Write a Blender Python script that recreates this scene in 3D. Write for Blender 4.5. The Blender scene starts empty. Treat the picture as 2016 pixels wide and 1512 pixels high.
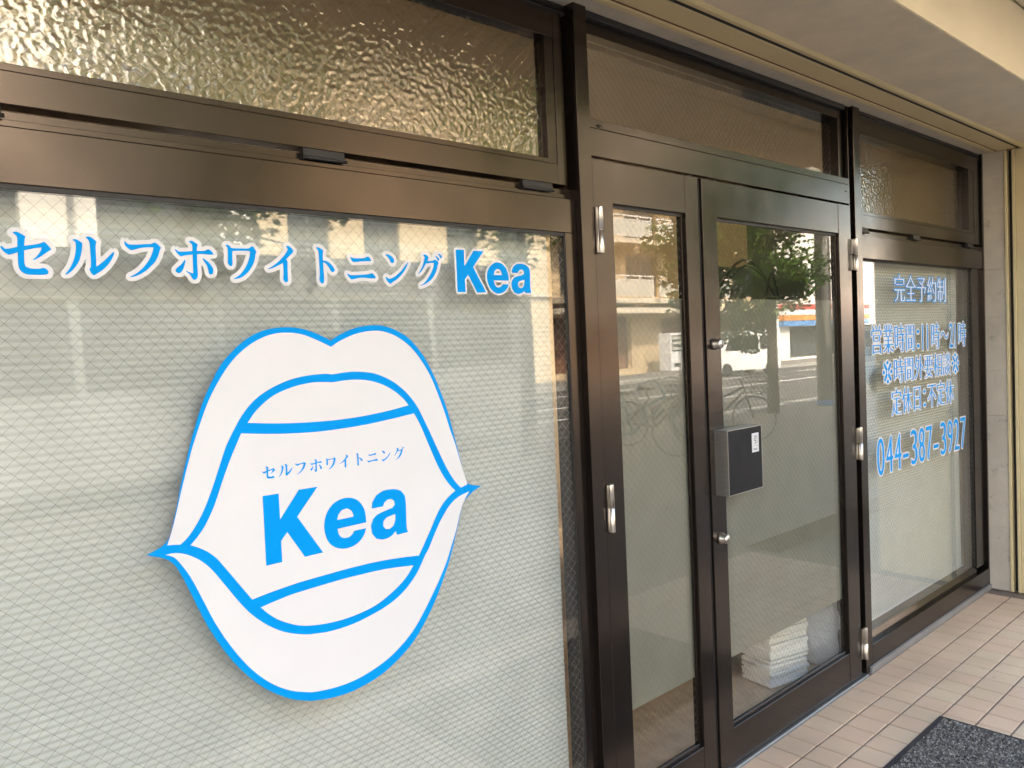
import bpy, bmesh, math, random
import numpy as np
from mathutils import Vector, Matrix
random.seed(7)
SC = bpy.context.scene
COL = SC.collection
PI = math.pi
# ------------------------------------------------------------------ camera
CAM = np.array([-1.75914, -1.58642, 1.55139])
YAW, PITCH, ROLL = (math.radians(a) for a in (42.535, -2.7062, -2.6235))
FPX = 1588.78                                    # focal length in pixels of the 2016 px wide photograph
def cam_axes():
    cy, sy, cp, sp = math.cos(YAW), math.sin(YAW), math.cos(PITCH), math.sin(PITCH)
    f = np.array([sy*cp, cy*cp, sp]); r = np.array([cy, -sy, 0.0]); u = np.cross(r, f)
    cr, sr = math.cos(ROLL), math.sin(ROLL)
    return r*cr+u*sr, -r*sr+u*cr, f
AR, AU, AF = cam_axes()
def ray(p): return AF+AR*(p[0]-1008)/FPX-AU*(p[1]-756)/FPX
def atY(p, y=0.0):
    d = ray(p); h = CAM+d*(y-CAM[1])/d[1]; return (h[0], h[2])
def atZ(p, z=0.0):
    d = ray(p); h = CAM+d*(z-CAM[2])/d[2]; return (h[0], h[1])
cd = bpy.data.cameras.new('camera'); cam = bpy.data.objects.new('camera', cd); COL.objects.link(cam)
cd.sensor_fit = 'HORIZONTAL'; cd.sensor_width = 36.0; cd.lens = FPX/2016*36.0
cd.clip_start = 0.02; cd.clip_end = 2000
M = Matrix(((AR[0], AU[0], -AF[0]), (AR[1], AU[1], -AF[1]), (AR[2], AU[2], -AF[2]))).to_4x4()
M.translation = Vector(CAM); cam.matrix_world = M
SC.camera = cam
# ------------------------------------------------------------------ light
SUN_EL, SUN_AZ = math.radians(47), math.radians(-24)     # azimuth from +Y (behind the shop) towards +X
world = bpy.data.worlds.new('World'); SC.world = world; world.use_nodes = True
wn = world.node_tree.nodes; wl = world.node_tree.links; wn.clear()
sky = wn.new('ShaderNodeTexSky'); sky.sky_type = 'NISHITA'; sky.sun_disc = False
sky.sun_elevation = SUN_EL; sky.sun_rotation = SUN_AZ; sky.air_density = 1.0; sky.dust_density = 4.0; sky.ozone_density = 0.4
bg = wn.new('ShaderNodeBackground'); bg.inputs[1].default_value = 0.15
wo = wn.new('ShaderNodeOutputWorld'); wbm = wn.new('ShaderNodeMix'); wbm.data_type = 'RGBA'; wbm.blend_type = 'MULTIPLY'; wbm.inputs['Factor'].default_value = 1.0
wbm.inputs['B'].default_value = (1.0, 0.935, 0.83, 1)      # the camera's white balance for open shade
wl.new(sky.outputs[0], wbm.inputs['A']); wl.new(wbm.outputs['Result'], bg.inputs[0]); wl.new(bg.outputs[0], wo.inputs[0])
sd = bpy.data.lights.new('sun', 'SUN'); sd.energy = 2.2; sd.angle = math.radians(0.53); sd.color = (1.0, 0.90, 0.75)
sun = bpy.data.objects.new('sun', sd); COL.objects.link(sun)
to_sun = Vector((math.sin(SUN_AZ)*math.cos(SUN_EL), math.cos(SUN_AZ)*math.cos(SUN_EL), math.sin(SUN_EL)))
sun.rotation_euler = to_sun.to_track_quat('Z', 'Y').to_euler(); sun.location = to_sun*60
SC.view_settings.view_transform = 'Standard'; SC.view_settings.look = 'None'
SC.view_settings.gamma = 1.0; SC.view_settings.use_curve_mapping = False
SC.view_settings.exposure = 3.38
SC.render.engine = 'CYCLES'
SC.cycles.use_denoising = True
SC.cycles.max_bounces = 10; SC.cycles.diffuse_bounces = 5; SC.cycles.glossy_bounces = 5
SC.cycles.transparent_max_bounces = 24; SC.cycles.transmission_bounces = 6
SC.cycles.sample_clamp_indirect = 6.0
SC.cycles.caustics_reflective = False; SC.cycles.caustics_refractive = False

# ------------------------------------------------------------------ materials
def new_mat(name):
    m = bpy.data.materials.new(name); m.use_nodes = True
    return m, m.node_tree.nodes, m.node_tree.links, m.node_tree.nodes['Principled BSDF']
def noise(n, l, scale, detail=4.0, rough=0.55, coord='Object', stretch=None):
    tc = n.new('ShaderNodeTexCoord'); t = n.new('ShaderNodeTexNoise')
    t.inputs['Scale'].default_value = scale; t.inputs['Detail'].default_value = detail; t.inputs['Roughness'].default_value = rough
    if stretch:
        mp = n.new('ShaderNodeMapping'); mp.inputs['Scale'].default_value = stretch
        l.new(tc.outputs[coord], mp.inputs[0]); l.new(mp.outputs[0], t.inputs['Vector'])
    else: l.new(tc.outputs[coord], t.inputs['Vector'])
    return t.outputs['Fac']
def ramp(n, l, fac, stops):
    r = n.new('ShaderNodeValToRGB'); e = r.color_ramp.elements
    while len(e) < len(stops): e.new(0.5)
    for i, (p, c) in enumerate(stops):
        e[i].position = p; e[i].color = (*c, 1) if len(c) == 3 else c
    l.new(fac, r.inputs[0]); return r.outputs[0]
def bump(n, l, b, h, strength, dist=0.01):
    bn = n.new('ShaderNodeBump'); bn.inputs['Strength'].default_value = strength; bn.inputs['Distance'].default_value = dist
    l.new(h, bn.inputs['Height']); l.new(bn.outputs[0], b.inputs['Normal']); return bn
def plain(name, col, rough=0.6, metal=0.0, var=0.12, scale=6.0, bmp=0.0, bscale=60.0, spec=0.5, stretch=None):
    m, n, l, b = new_mat(name)
    f = noise(n, l, scale, stretch=stretch)
    lo = tuple(c*(1-var) for c in col); hi = tuple(min(1, c*(1+var)) for c in col)
    l.new(ramp(n, l, f, [(0.3, lo), (0.7, hi)]), b.inputs['Base Color'])
    b.inputs['Roughness'].default_value = rough; b.inputs['Metallic'].default_value = metal
    b.inputs['Specular IOR Level'].default_value = spec
    if bmp: bump(n, l, b, noise(n, l, bscale, 3), bmp)
    return m
MAT = {}
def bronze():
    m, n, l, b = new_mat('bronze_anodised')
    f = noise(n, l, 3.0, 6, stretch=(1, 1, 0.35))
    l.new(ramp(n, l, f, [(0.3, (0.0075, 0.0058, 0.0048)), (0.7, (0.0105, 0.008, 0.0065))]), b.inputs['Base Color'])
    b.inputs['Metallic'].default_value = 0.0; b.inputs['IOR'].default_value = 1.58
    f2 = noise(n, l, 5.0, 6, 0.6)
    l.new(ramp(n, l, f2, [(0.3, (0.15,)*3), (0.75, (0.27,)*3)]), b.inputs['Roughness'])
    b.inputs['Specular Tint'].default_value = (1.0, 0.82, 0.70, 1)
    return m
MAT['bronze'] = bronze()
def bronze_worn():
    m = MAT['bronze'].copy(); m.name = 'bronze_scuffed'
    n = m.node_tree.nodes; l = m.node_tree.links; b = n['Principled BSDF']
    src = b.inputs['Base Color'].links[0].from_socket
    f = noise(n, l, 26, 7, 0.7, stretch=(0.5, 1, 3.2))
    mk = ramp(n, l, f, [(0.70, (0, 0, 0)), (0.76, (0.8, 0.8, 0.8))])
    mx = n.new('ShaderNodeMix'); mx.data_type = 'RGBA'
    l.new(mk, mx.inputs['Factor']); l.new(src, mx.inputs['A']); mx.inputs['B'].default_value = (0.10, 0.09, 0.08, 1)
    l.new(mx.outputs['Result'], b.inputs['Base Color']); return m
MAT['bronze_worn'] = bronze_worn()
MAT['black'] = plain('black_rubber', (0.012, 0.011, 0.011), 0.55)
MAT['blackplate'] = plain('black_laminate', (0.012, 0.013, 0.017), 0.6, var=0.2, scale=30, spec=0.2)
MAT['alu'] = plain('brushed_aluminium', (0.42, 0.41, 0.39), 0.38, 0.9, stretch=(1, 1, 14), scale=20)
MAT['nickel'] = plain('satin_nickel', (0.66, 0.62, 0.56), 0.28, 1.0)
MAT['steel_trim'] = plain('threshold_steel', (0.5, 0.49, 0.47), 0.35, 0.9)
MAT['vinyl_white'] = plain('white_vinyl', (0.685, 0.69, 0.71), 0.5, var=0.015, spec=0.15)
MAT['vinyl_blue'] = plain('blue_vinyl', (0.0, 0.29, 0.78), 0.55, var=0.02, spec=0.08)
def cream():
    m, n, l, b = new_mat('cream_painted_steel')
    f = noise(n, l, 4.0, 8, 0.65); f2 = noise(n, l, 55.0, 6, 0.75)
    base = ramp(n, l, f, [(0.3, (0.68, 0.555, 0.31)), (0.7, (0.74, 0.61, 0.35))])
    mk = ramp(n, l, f2, [(0.70, (0, 0, 0)), (0.76, (1, 1, 1))])
    mx = n.new('ShaderNodeMix'); mx.data_type = 'RGBA'; l.new(mk, mx.inputs['Factor']); l.new(base, mx.inputs['A'])
    mx.inputs['B'].default_value = (0.16, 0.12, 0.08, 1); l.new(mx.outputs['Result'], b.inputs['Base Color'])
    b.inputs['Roughness'].default_value = 0.5; bump(n, l, b, noise(n, l, 120, 3), 0.12, 0.003); return m
MAT['cream'] = cream()
MAT['fascia'] = plain('cream_render', (0.74, 0.64, 0.46), 0.75, var=0.05, scale=2.0, bmp=0.12, bscale=90)
MAT['soffit'] = plain('beam_soffit_paint', (0.80, 0.685, 0.51), 0.7, var=0.07, scale=7.0, bmp=0.2, bscale=60)
def concrete(name, col, dirt=True):
    m, n, l, b = new_mat(name)
    f = noise(n, l, 5, 9, 0.65); base = ramp(n, l, f, [(0.3, tuple(c*0.84 for c in col)), (0.7, tuple(c*1.1 for c in col))])
    f2 = noise(n, l, 13, 6, 0.7); mk = ramp(n, l, f2, [(0.58, (0, 0, 0)), (0.74, (0.75,)*3)])
    mx = n.new('ShaderNodeMix'); mx.data_type = 'RGBA'; l.new(mk, mx.inputs['Factor']); l.new(base, mx.inputs['A'])
    mx.inputs['B'].default_value = (*(c*0.45 for c in col), 1); l.new(mx.outputs['Result'] if dirt else base, b.inputs['Base Color'])
    b.inputs['Roughness'].default_value = 0.85; bump(n, l, b, noise(n, l, 150, 5), 0.2, 0.003); return m
MAT['concrete'] = concrete('jamb_concrete', (0.60, 0.53, 0.43))
MAT['mortar'] = concrete('mortar', (0.22, 0.21, 0.20), False)
MAT['grout'] = plain('tile_grout', (0.20, 0.155, 0.125), 0.95, var=0.25, scale=18, bmp=0.3, bscale=200)
def tile_mat():
    m, n, l, b = new_mat('floor_tile')
    oi = n.new('ShaderNodeObjectInfo')
    base = ramp(n, l, oi.outputs['Random'], [(0.0, (0.59, 0.455, 0.325)), (0.5, (0.62, 0.45, 0.33)), (1.0, (0.60, 0.475, 0.34))])
    f = noise(n, l, 30, 8, 0.75); sp = ramp(n, l, f, [(0.70, (0, 0, 0)), (0.78, (0.75,)*3)])
    tc = n.new('ShaderNodeTexCoord')
    gn = n.new('ShaderNodeTexNoise'); gn.inputs['Scale'].default_value = 2.4; gn.inputs['Detail'].default_value = 7
    geo = n.new('ShaderNodeNewGeometry'); l.new(geo.outputs['Position'], gn.inputs['Vector'])
    g = ramp(n, l, gn.outputs['Fac'], [(0.35, (0.86, 0.85, 0.83)), (0.65, (1.06, 1.05, 1.03))])
    mu = n.new('ShaderNodeMix'); mu.data_type = 'RGBA'; mu.blend_type = 'MULTIPLY'; mu.inputs['Factor'].default_value = 1
    l.new(base, mu.inputs['A']); l.new(g, mu.inputs['B'])
    gs = n.new('ShaderNodeTexNoise'); gs.inputs['Scale'].default_value = 42; gs.inputs['Detail'].default_value = 5; l.new(geo.outputs['Position'], gs.inputs['Vector'])
    spk = ramp(n, l, gs.outputs['Fac'], [(0.705, (0, 0, 0)), (0.75, (0.8,)*3)])
    mx = n.new('ShaderNodeMix'); mx.data_type = 'RGBA'; l.new(spk, mx.inputs['Factor']); l.new(mu.outputs['Result'], mx.inputs['A'])
    mx.inputs['B'].default_value = (0.12, 0.09, 0.07, 1); l.new(mx.outputs['Result'], b.inputs['Base Color'])
    b.inputs['Roughness'].default_value = 0.62; bump(n, l, b, noise(n, l, 220, 4), 0.12, 0.002); return m
MAT['tile'] = tile_mat()
def glass(name, tint=(0.93, 0.965, 0.94), rough=0.0, bmpf=None, f0=0.045):
    m = bpy.data.materials.new(name); m.use_nodes = True; n = m.node_tree.nodes; l = m.node_tree.links; n.clear()
    out = n.new('ShaderNodeOutputMaterial'); mix = n.new('ShaderNodeMixShader')
    tr = n.new('ShaderNodeBsdfTransparent'); tr.inputs[0].default_value = (*tint, 1)
    gl = n.new('ShaderNodeBsdfGlossy'); gl.inputs['Roughness'].default_value = rough; gl.inputs['Color'].default_value = (1, 1, 1, 1)
    geo = n.new('ShaderNodeNewGeometry'); nrm = geo.outputs['Normal']
    dot = n.new('ShaderNodeVectorMath'); dot.operation = 'DOT_PRODUCT'
    l.new(geo.outputs['Incoming'], dot.inputs[0]); l.new(nrm, dot.inputs[1])
    ab = n.new('ShaderNodeMath'); ab.operation = 'ABSOLUTE'; l.new(dot.outputs['Value'], ab.inputs[0])
    inv = n.new('ShaderNodeMath'); inv.operation = 'SUBTRACT'; inv.inputs[0].default_value = 1; l.new(ab.outputs[0], inv.inputs[1])
    pw = n.new('ShaderNodeMath'); pw.operation = 'POWER'; pw.inputs[1].default_value = 5; l.new(inv.outputs[0], pw.inputs[0])
    ma = n.new('ShaderNodeMath'); ma.operation = 'MULTIPLY_ADD'; ma.inputs[1].default_value = 1-f0; ma.inputs[2].default_value = f0
    l.new(pw.outputs[0], ma.inputs[0]); l.new(ma.outputs[0], mix.inputs[0])
    if bmpf: bmpf(n, l, gl, tr)
    l.new(tr.outputs[0], mix.inputs[1]); l.new(gl.outputs[0], mix.inputs[2]); l.new(mix.outputs[0], out.inputs[0])
    return m
MAT['glass'] = glass('wired_glass', (0.965, 0.975, 0.962))
def figured(n, l, gl, tr):
    tc = n.new('ShaderNodeTexCoord')
    v = n.new('ShaderNodeTexNoise'); v.inputs['Scale'].default_value = 85; v.inputs['Detail'].default_value = 0.0
    v2 = n.new('ShaderNodeTexNoise'); v2.inputs['Scale'].default_value = 420; v2.inputs['Detail'].default_value = 2
    l.new(tc.outputs['Object'], v.inputs['Vector']); l.new(tc.outputs['Object'], v2.inputs['Vector'])
    ad = n.new('ShaderNodeMath'); ad.operation = 'MULTIPLY_ADD'; ad.inputs[1].default_value = 0.05
    l.new(v2.outputs['Fac'], ad.inputs[0]); l.new(v.outputs['Fac'], ad.inputs[2])
    bn = n.new('ShaderNodeBump'); bn.inputs['Strength'].default_value = 0.42; bn.inputs['Distance'].default_value = 0.0035
    l.new(ad.outputs[0], bn.inputs['Height']); l.new(bn.outputs[0], gl.inputs['Normal'])
MAT['figured'] = glass('figured_wired_glass', (0.72, 0.685, 0.60), 0.02, figured, 0.115)
MAT['wire'] = plain('glass_wire', (0.17, 0.165, 0.155), 0.5, 0.3)
def sheet(name, col, transp, transl, rough_var=0.06):
    m = bpy.data.materials.new(name); m.use_nodes = True; n = m.node_tree.nodes; l = m.node_tree.links; n.clear()
    out = n.new('ShaderNodeOutputMaterial')
    f = noise(n, l, 7, 6); c = ramp(n, l, f, [(0.3, tuple(k*(1-rough_var) for k in col)), (0.7, tuple(min(1, k*(1+rough_var)) for k in col))])
    d = n.new('ShaderNodeBsdfDiffuse'); t = n.new('ShaderNodeBsdfTranslucent'); p = n.new('ShaderNodeBsdfTransparent')
    l.new(c, d.inputs[0]); l.new(c, t.inputs[0])
    m1 = n.new('ShaderNodeMixShader'); m1.inputs[0].default_value = transl; l.new(d.outputs[0], m1.inputs[1]); l.new(t.outputs[0], m1.inputs[2])
    m2 = n.new('ShaderNodeMixShader'); m2.inputs[0].default_value = transp; l.new(m1.outputs[0], m2.inputs[1]); l.new(p.outputs[0], m2.inputs[2])
    l.new(m2.outputs[0], out.inputs[0]); return m
MAT['shade'] = sheet('pleated_fabric', (0.60, 0.625, 0.61), 0.0, 0.06)
MAT['film'] = sheet('frosted_film', (0.39, 0.385, 0.325), 0.22, 0.40)
MAT['floorwood'] = plain('interior_floor_vinyl', (0.47, 0.36, 0.25), 0.55, var=0.16, scale=14)
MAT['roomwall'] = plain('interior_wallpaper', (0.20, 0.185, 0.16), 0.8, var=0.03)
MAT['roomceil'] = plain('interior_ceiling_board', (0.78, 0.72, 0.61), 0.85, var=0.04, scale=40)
MAT['paper'] = plain('white_paper', (0.86, 0.85, 0.82), 0.8, var=0.05, scale=30)
MAT['bag'] = plain('white_plastic_bag', (0.82, 0.84, 0.86), 0.35, var=0.06, scale=12, bmp=0.5, bscale=25)
MAT['card'] = plain('cardboard', (0.40, 0.25, 0.12), 0.85, var=0.1)
MAT['wood'] = plain('pale_wood', (0.47, 0.35, 0.22), 0.6, var=0.12, scale=9, stretch=(1, 8, 8))
MAT['matrubber'] = plain('mat_rubber', (0.028, 0.025, 0.026), 0.7)
def pile_mat():
    m, n, l, b = new_mat('mat_loop_pile')
    a = n.new('ShaderNodeVertexColor'); a.layer_name = 'shade'
    l.new(ramp(n, l, a.outputs['Color'], [(0.0, (0.05, 0.048, 0.045)), (0.45, (0.13, 0.126, 0.118)), (1.0, (0.37, 0.358, 0.335))]), b.inputs['Base Color'])
    b.inputs['Roughness'].default_value = 0.9; return m
MAT['pile'] = pile_mat()
MAT['asphalt'] = plain('asphalt', (0.075, 0.072, 0.068), 0.9, var=0.25, scale=3, bmp=0.3, bscale=200)
MAT['paver'] = plain('sidewalk_paver', (0.17, 0.16, 0.145), 0.9, var=0.14, scale=5, bmp=0.2, bscale=150)
MAT['ground'] = plain('earth', (0.16, 0.15, 0.13), 0.95, var=0.2, scale=0.3)
MAT['kerb'] = plain('kerb_stone', (0.32, 0.31, 0.29), 0.9)
MAT['roadpaint'] = plain('road_paint', (0.72, 0.72, 0.70), 0.8, var=0.1)
MAT['whitewall'] = plain('white_render', (0.84, 0.81, 0.75), 0.85, var=0.04, scale=0.8)
MAT['greywall'] = plain('grey_render', (0.34, 0.33, 0.31), 0.85, var=0.06, scale=0.8)
MAT['brownwall'] = plain('brown_cladding', (0.24, 0.18, 0.115), 0.8, var=0.08, scale=1.5)
MAT['beigewall'] = plain('beige_render', (0.66, 0.54, 0.36), 0.85, var=0.05, scale=0.8)
MAT['tanwall'] = plain('tan_brick_tile', (0.60, 0.46, 0.29), 0.85, var=0.1, scale=1.2)
MAT['slab'] = plain('balcony_slab', (0.66, 0.58, 0.46), 0.85, var=0.05)
MAT['whitemetal'] = plain('white_metal', (0.78, 0.78, 0.77), 0.4, var=0.03)
MAT['frostpanel'] = plain('balcony_panel', (0.55, 0.55, 0.50), 0.5, var=0.06)
MAT['windowdark'] = plain('window_glass_far', (0.045, 0.055, 0.06), 0.08, var=0.3, spec=0.8)
MAT['carwhite'] = plain('car_white', (0.78, 0.79, 0.80), 0.25, var=0.02)
MAT['carsilver'] = plain('car_silver', (0.42, 0.44, 0.46), 0.28, 0.5, var=0.03)
MAT['carblue'] = plain('car_blue', (0.20, 0.30, 0.42), 0.28, 0.3, var=0.03)
MAT['carglass'] = plain('car_glass', (0.012, 0.015, 0.017), 0.05, var=0.2, spec=0.8)
MAT['tyre'] = plain('tyre_rubber', (0.018, 0.018, 0.018), 0.8)
MAT['lampglass'] = plain('headlamp', (0.62, 0.63, 0.64), 0.12, 0.4)
MAT['amber'] = plain('rear_lamp', (0.42, 0.03, 0.02), 0.25)
MAT['bark'] = plain('bark', (0.13, 0.10, 0.075), 0.95, var=0.3, scale=12, bmp=0.6, bscale=30)
def leaf_mat():
    m = bpy.data.materials.new('leaf'); m.use_nodes = True; n = m.node_tree.nodes; l = m.node_tree.links; n.clear()
    out = n.new('ShaderNodeOutputMaterial'); a = n.new('ShaderNodeVertexColor'); a.layer_name = 'shade'
    c = ramp(n, l, a.outputs['Color'], [(0.0, (0.035, 0.085, 0.016)), (0.6, (0.085, 0.17, 0.03)), (1.0, (0.16, 0.24, 0.045))])
    d = n.new('ShaderNodeBsdfDiffuse'); t = n.new('ShaderNodeBsdfTranslucent'); mx = n.new('ShaderNodeMixShader'); mx.inputs[0].default_value = 0.35
    l.new(c, d.inputs[0]); l.new(c, t.inputs[0]); l.new(d.outputs[0], mx.inputs[1]); l.new(t.outputs[0], mx.inputs[2]); l.new(mx.outputs[0], out.inputs[0]); return m
MAT['leaf'] = leaf_mat()
MAT['pole'] = plain('pole_concrete', (0.42, 0.41, 0.38), 0.9, var=0.1, scale=4)
MAT['red'] = plain('sign_red', (0.55, 0.05, 0.04), 0.5); MAT['orange'] = plain('sign_orange', (0.65, 0.26, 0.05), 0.5)
MAT['signblue'] = plain('sign_blue', (0.10, 0.26, 0.55), 0.5)
MAT['teal'] = plain('bike_teal', (0.10, 0.26, 0.24), 0.35); MAT['bikered'] = plain('bike_maroon', (0.22, 0.04, 0.04), 0.35); MAT['bikeblack'] = plain('bike_black', (0.02, 0.02, 0.02), 0.4)
MAT['shutterin'] = plain('shop_awning_brown', (0.20, 0.09, 0.05), 0.8)

# ------------------------------------------------------------------ object helpers
def link(name, mesh, parent=None, mats=()):
    for m in mats: mesh.materials.append(MAT[m] if isinstance(m, str) else m)
    o = bpy.data.objects.new(name, mesh); COL.objects.link(o)
    if parent is not None: o.parent = parent
    return o
def empty(name, loc=(0, 0, 0), rz=0.0):
    o = bpy.data.objects.new(name, None); COL.objects.link(o); o.location = loc; o.rotation_euler = (0, 0, rz); o.empty_display_size = 0.1
    return o
def tag(o, label=None, cat=None, group=None, kind=None):
    if label: o['label'] = label
    if cat: o['category'] = cat
    if group: o['group'] = group
    if kind: o['kind'] = kind
    return o
class MB:
    def __init__(s): s.bm = bmesh.new()
    def box(s, x0, x1, y0, y1, z0, z1, bev=0.0, mi=0):
        t = bmesh.new()
        v = [t.verts.new((x, y, z)) for x in (x0, x1) for y in (y0, y1) for z in (z0, z1)]
        for f in ((0, 1, 3, 2), (4, 6, 7, 5), (0, 4, 5, 1), (2, 3, 7, 6), (0, 2, 6, 4), (1, 5, 7, 3)):
            t.faces.new([v[i] for i in f])
        if bev: bmesh.ops.bevel(t, geom=list(t.edges), offset=bev, segments=1, affect='EDGES')
        for f in t.faces: f.material_index = mi
        s.merge(t); return s
    def merge(s, t, mat=None):
        if mat is not None: t.transform(mat)
        vm = [s.bm.verts.new(v.co) for v in t.verts]
        t.verts.index_update()
        for f in t.faces:
            try:
                nf = s.bm.faces.new([vm[v.index] for v in f.verts]); nf.material_index = f.material_index; nf.smooth = f.smooth
            except ValueError: pass
        t.free(); return s
    def prism(s, pts, axis, a0, a1, bev=0.0, mi=0):
        # closed 2-D outline swept along an axis: axis 'x' -> pts are (y,z); 'y' -> (x,z); 'z' -> (x,y)
        t = bmesh.new()
        def P(p, a): return {'x': (a, p[0], p[1]), 'y': (p[0], a, p[1]), 'z': (p[0], p[1], a)}[axis]
        A = [t.verts.new(P(p, a0)) for p in pts]; B = [t.verts.new(P(p, a1)) for p in pts]
        n = len(pts); t.faces.new(A); t.faces.new(B[::-1])
        for i in range(n): t.faces.new([A[i], B[i], B[(i+1) % n], A[(i+1) % n]])
        bmesh.ops.recalc_face_normals(t, faces=list(t.faces))
        if bev: bmesh.ops.bevel(t, geom=list(t.edges), offset=bev, segments=2, affect='EDGES')
        for f in t.faces: f.material_index = mi
        return s.merge(t)
    def tube(s, pts, r, seg=8, mi=0, taper=None, cap=True):
        t = bmesh.new(); rings = []; pts = [Vector(p) for p in pts]; n = len(pts)
        ref = Vector((0, 0, 1))
        for i, p in enumerate(pts):
            d = (pts[min(i+1, n-1)]-pts[max(i-1, 0)]).normalized()
            a = d.cross(ref if abs(d.dot(ref)) < 0.95 else Vector((1, 0, 0))).normalized(); b = d.cross(a)
            rr = r if taper is None else r*taper[i]
            rings.append([t.verts.new(p+a*rr*math.cos(2*PI*k/seg)+b*rr*math.sin(2*PI*k/seg)) for k in range(seg)])
        for i in range(n-1):
            for k in range(seg):
                f = t.faces.new([rings[i][k], rings[i][(k+1) % seg], rings[i+1][(k+1) % seg], rings[i+1][k]]); f.smooth = True
        if cap: t.faces.new(rings[0][::-1]); t.faces.new(rings[-1])
        for f in t.faces: f.material_index = mi
        return s.merge(t)
    def lathe(s, prof, c, axis='z', seg=20, mi=0):
        # prof: (radius, height) pairs turned round an axis through c
        t = bmesh.new(); rings = []
        for r, h in prof:
            ring = []
            for k in range(seg):
                a = 2*PI*k/seg; u, w = r*math.cos(a), r*math.sin(a)
                v = {'z': (u, w, h), 'y': (u, h, w), 'x': (h, u, w)}[axis]; ring.append(t.verts.new(Vector(c)+Vector(v)))
            rings.append(ring)
        for i in range(len(prof)-1):
            for k in range(seg):
                f = t.faces.new([rings[i][k], rings[i][(k+1) % seg], rings[i+1][(k+1) % seg], rings[i+1][k]]); f.smooth = True
        if prof[0][0] > 1e-6: t.faces.new(rings[0][::-1])
        if prof[-1][0] > 1e-6: t.faces.new(rings[-1])
        bmesh.ops.remove_doubles(t, verts=list(t.verts), dist=1e-6)
        bmesh.ops.recalc_face_normals(t, faces=list(t.faces))
        for f in t.faces: f.material_index = mi
        return s.merge(t)
    def build(s, name, mats, parent=None):
        me = bpy.data.meshes.new(name); s.bm.to_mesh(me); s.bm.free()
        return link(name, me, parent, (mats,) if isinstance(mats, str) else mats)
def boxo(name, mat, parent, x0, x1, y0, y1, z0, z1, bev=0.0):
    return MB().box(x0, x1, y0, y1, z0, z1, bev).build(name, mat, parent)
def copy_tree(o, parent=None):
    c = o.copy(); COL.objects.link(c); c.parent = parent
    for ch in [k for k in bpy.data.objects if k.parent == o]: copy_tree(ch, c)
    return c
GREAT = []
# ================================================================== SETTING
GZ = -0.16
tag(boxo('ground', 'ground', None, -500, 500, -700, 500, GZ-1.0, GZ-0.02), kind='structure')
tag(boxo('road', 'asphalt', None, -120, 160, -18.6, -7.8, GZ-0.015, GZ), kind='structure')
tag(boxo('sidewalk', 'paver', None, -120, 160, -7.6, -1.62, GZ-0.01, -0.03), kind='structure')
tag(boxo('far_sidewalk', 'paver', None, -120, 160, -21.98, -18.8, GZ-0.01, -0.02), kind='structure')
tag(boxo('kerb', 'kerb', None, -120, 160, -7.79, -7.605, GZ-0.01, -0.025, 0.01), kind='structure')
tag(boxo('kerb', 'kerb', None, -120, 160, -18.795, -18.61, GZ-0.01, -0.015, 0.01), kind='structure')
for yy in (-10.9, -13.2, -16.3):
    b = MB()
    if yy == -13.2: b.box(-60, 90, yy-.08, yy+.08, GZ+.001, GZ+.005)
    else:
        for k in range(-6, 12): b.box(k*8, k*8+4.5, yy-.07, yy+.07, GZ+.001, GZ+.005)
    tag(b.build('road_marking', 'roadpaint'), kind='structure')
# tiled apron in front of the shop: grout bed with every visible tile a piece of its own
bed = tag(boxo('pavement', 'grout', None, -3.2, 3.439, -1.6, 0.02, -0.20, -0.0045), kind='structure')
ROWS = [(-0.0135, -0.1315)]+[(-0.1405-0.122*k, -0.1405-0.122*(k+1)+0.009) for k in range(11)]
TP, TX0 = 0.11434, 1.72924
tmesh = {}
def tile_mesh(d):
    key = round(d, 3)
    if key not in tmesh:
        t = MB().box(-TP/2+.0033, TP/2-.0033, -d/2, d/2, -0.012, 0.0, 0.0012); me = bpy.data.meshes.new('tile'); t.bm.to_mesh(me); t.bm.free(); me.materials.append(MAT['tile']); tmesh[key] = me
    return tmesh[key]
rest = MB(); nt = 0
for r, (ya, yb) in enumerate(ROWS):
    for k in range(-43, 15):
        xc = TX0+(k+0.5)*TP
        if xc+TP/2 > 3.441: continue
        seen = xc > 0.78+0.35*max(0, r-3)*0 and r < 9 and xc > 0.55+0.07*r and xc+0.62*yb > 0.45
        if seen and nt < 298:
            o = bpy.data.objects.new('tile', tile_mesh(ya-yb)); COL.objects.link(o); o.parent = bed
            o.location = (xc, (ya+yb)/2, random.uniform(-.0006, .0004)); o.rotation_euler = (random.uniform(-.003, .003), random.uniform(-.004, .004), random.uniform(-.003, .003)); nt += 1
        else: rest.box(xc-TP/2+.0033, xc+TP/2-.0033, yb, ya, -.012, 0, 0.0)
tag(rest.build('tile_field', 'tile', bed), kind='stuff')
# interior room shell
tag(boxo('room_floor', 'floorwood', None, -4.0, 6.5, 0.10, 5.0, -0.10, 0.0), kind='structure')
rc = tag(boxo('room_ceiling', 'roomceil', None, -4.0, 6.5, 0.16, 5.0, 2.62, 2.72), kind='structure')
rw = MB()
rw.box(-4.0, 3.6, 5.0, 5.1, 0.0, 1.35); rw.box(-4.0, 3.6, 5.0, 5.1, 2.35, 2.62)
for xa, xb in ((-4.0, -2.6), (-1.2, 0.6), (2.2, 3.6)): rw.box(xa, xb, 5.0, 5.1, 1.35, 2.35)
tag(rw.build('room_wall', 'roomwall'), kind='structure')                # rear wall; two unseen openings added to let sun brighten the room
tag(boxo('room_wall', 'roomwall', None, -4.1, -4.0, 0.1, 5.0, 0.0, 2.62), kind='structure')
tag(boxo('room_wall', 'roomwall', None, 3.62, 3.72, 0.1, 4.99, 0.0, 2.615), kind='structure')
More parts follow.
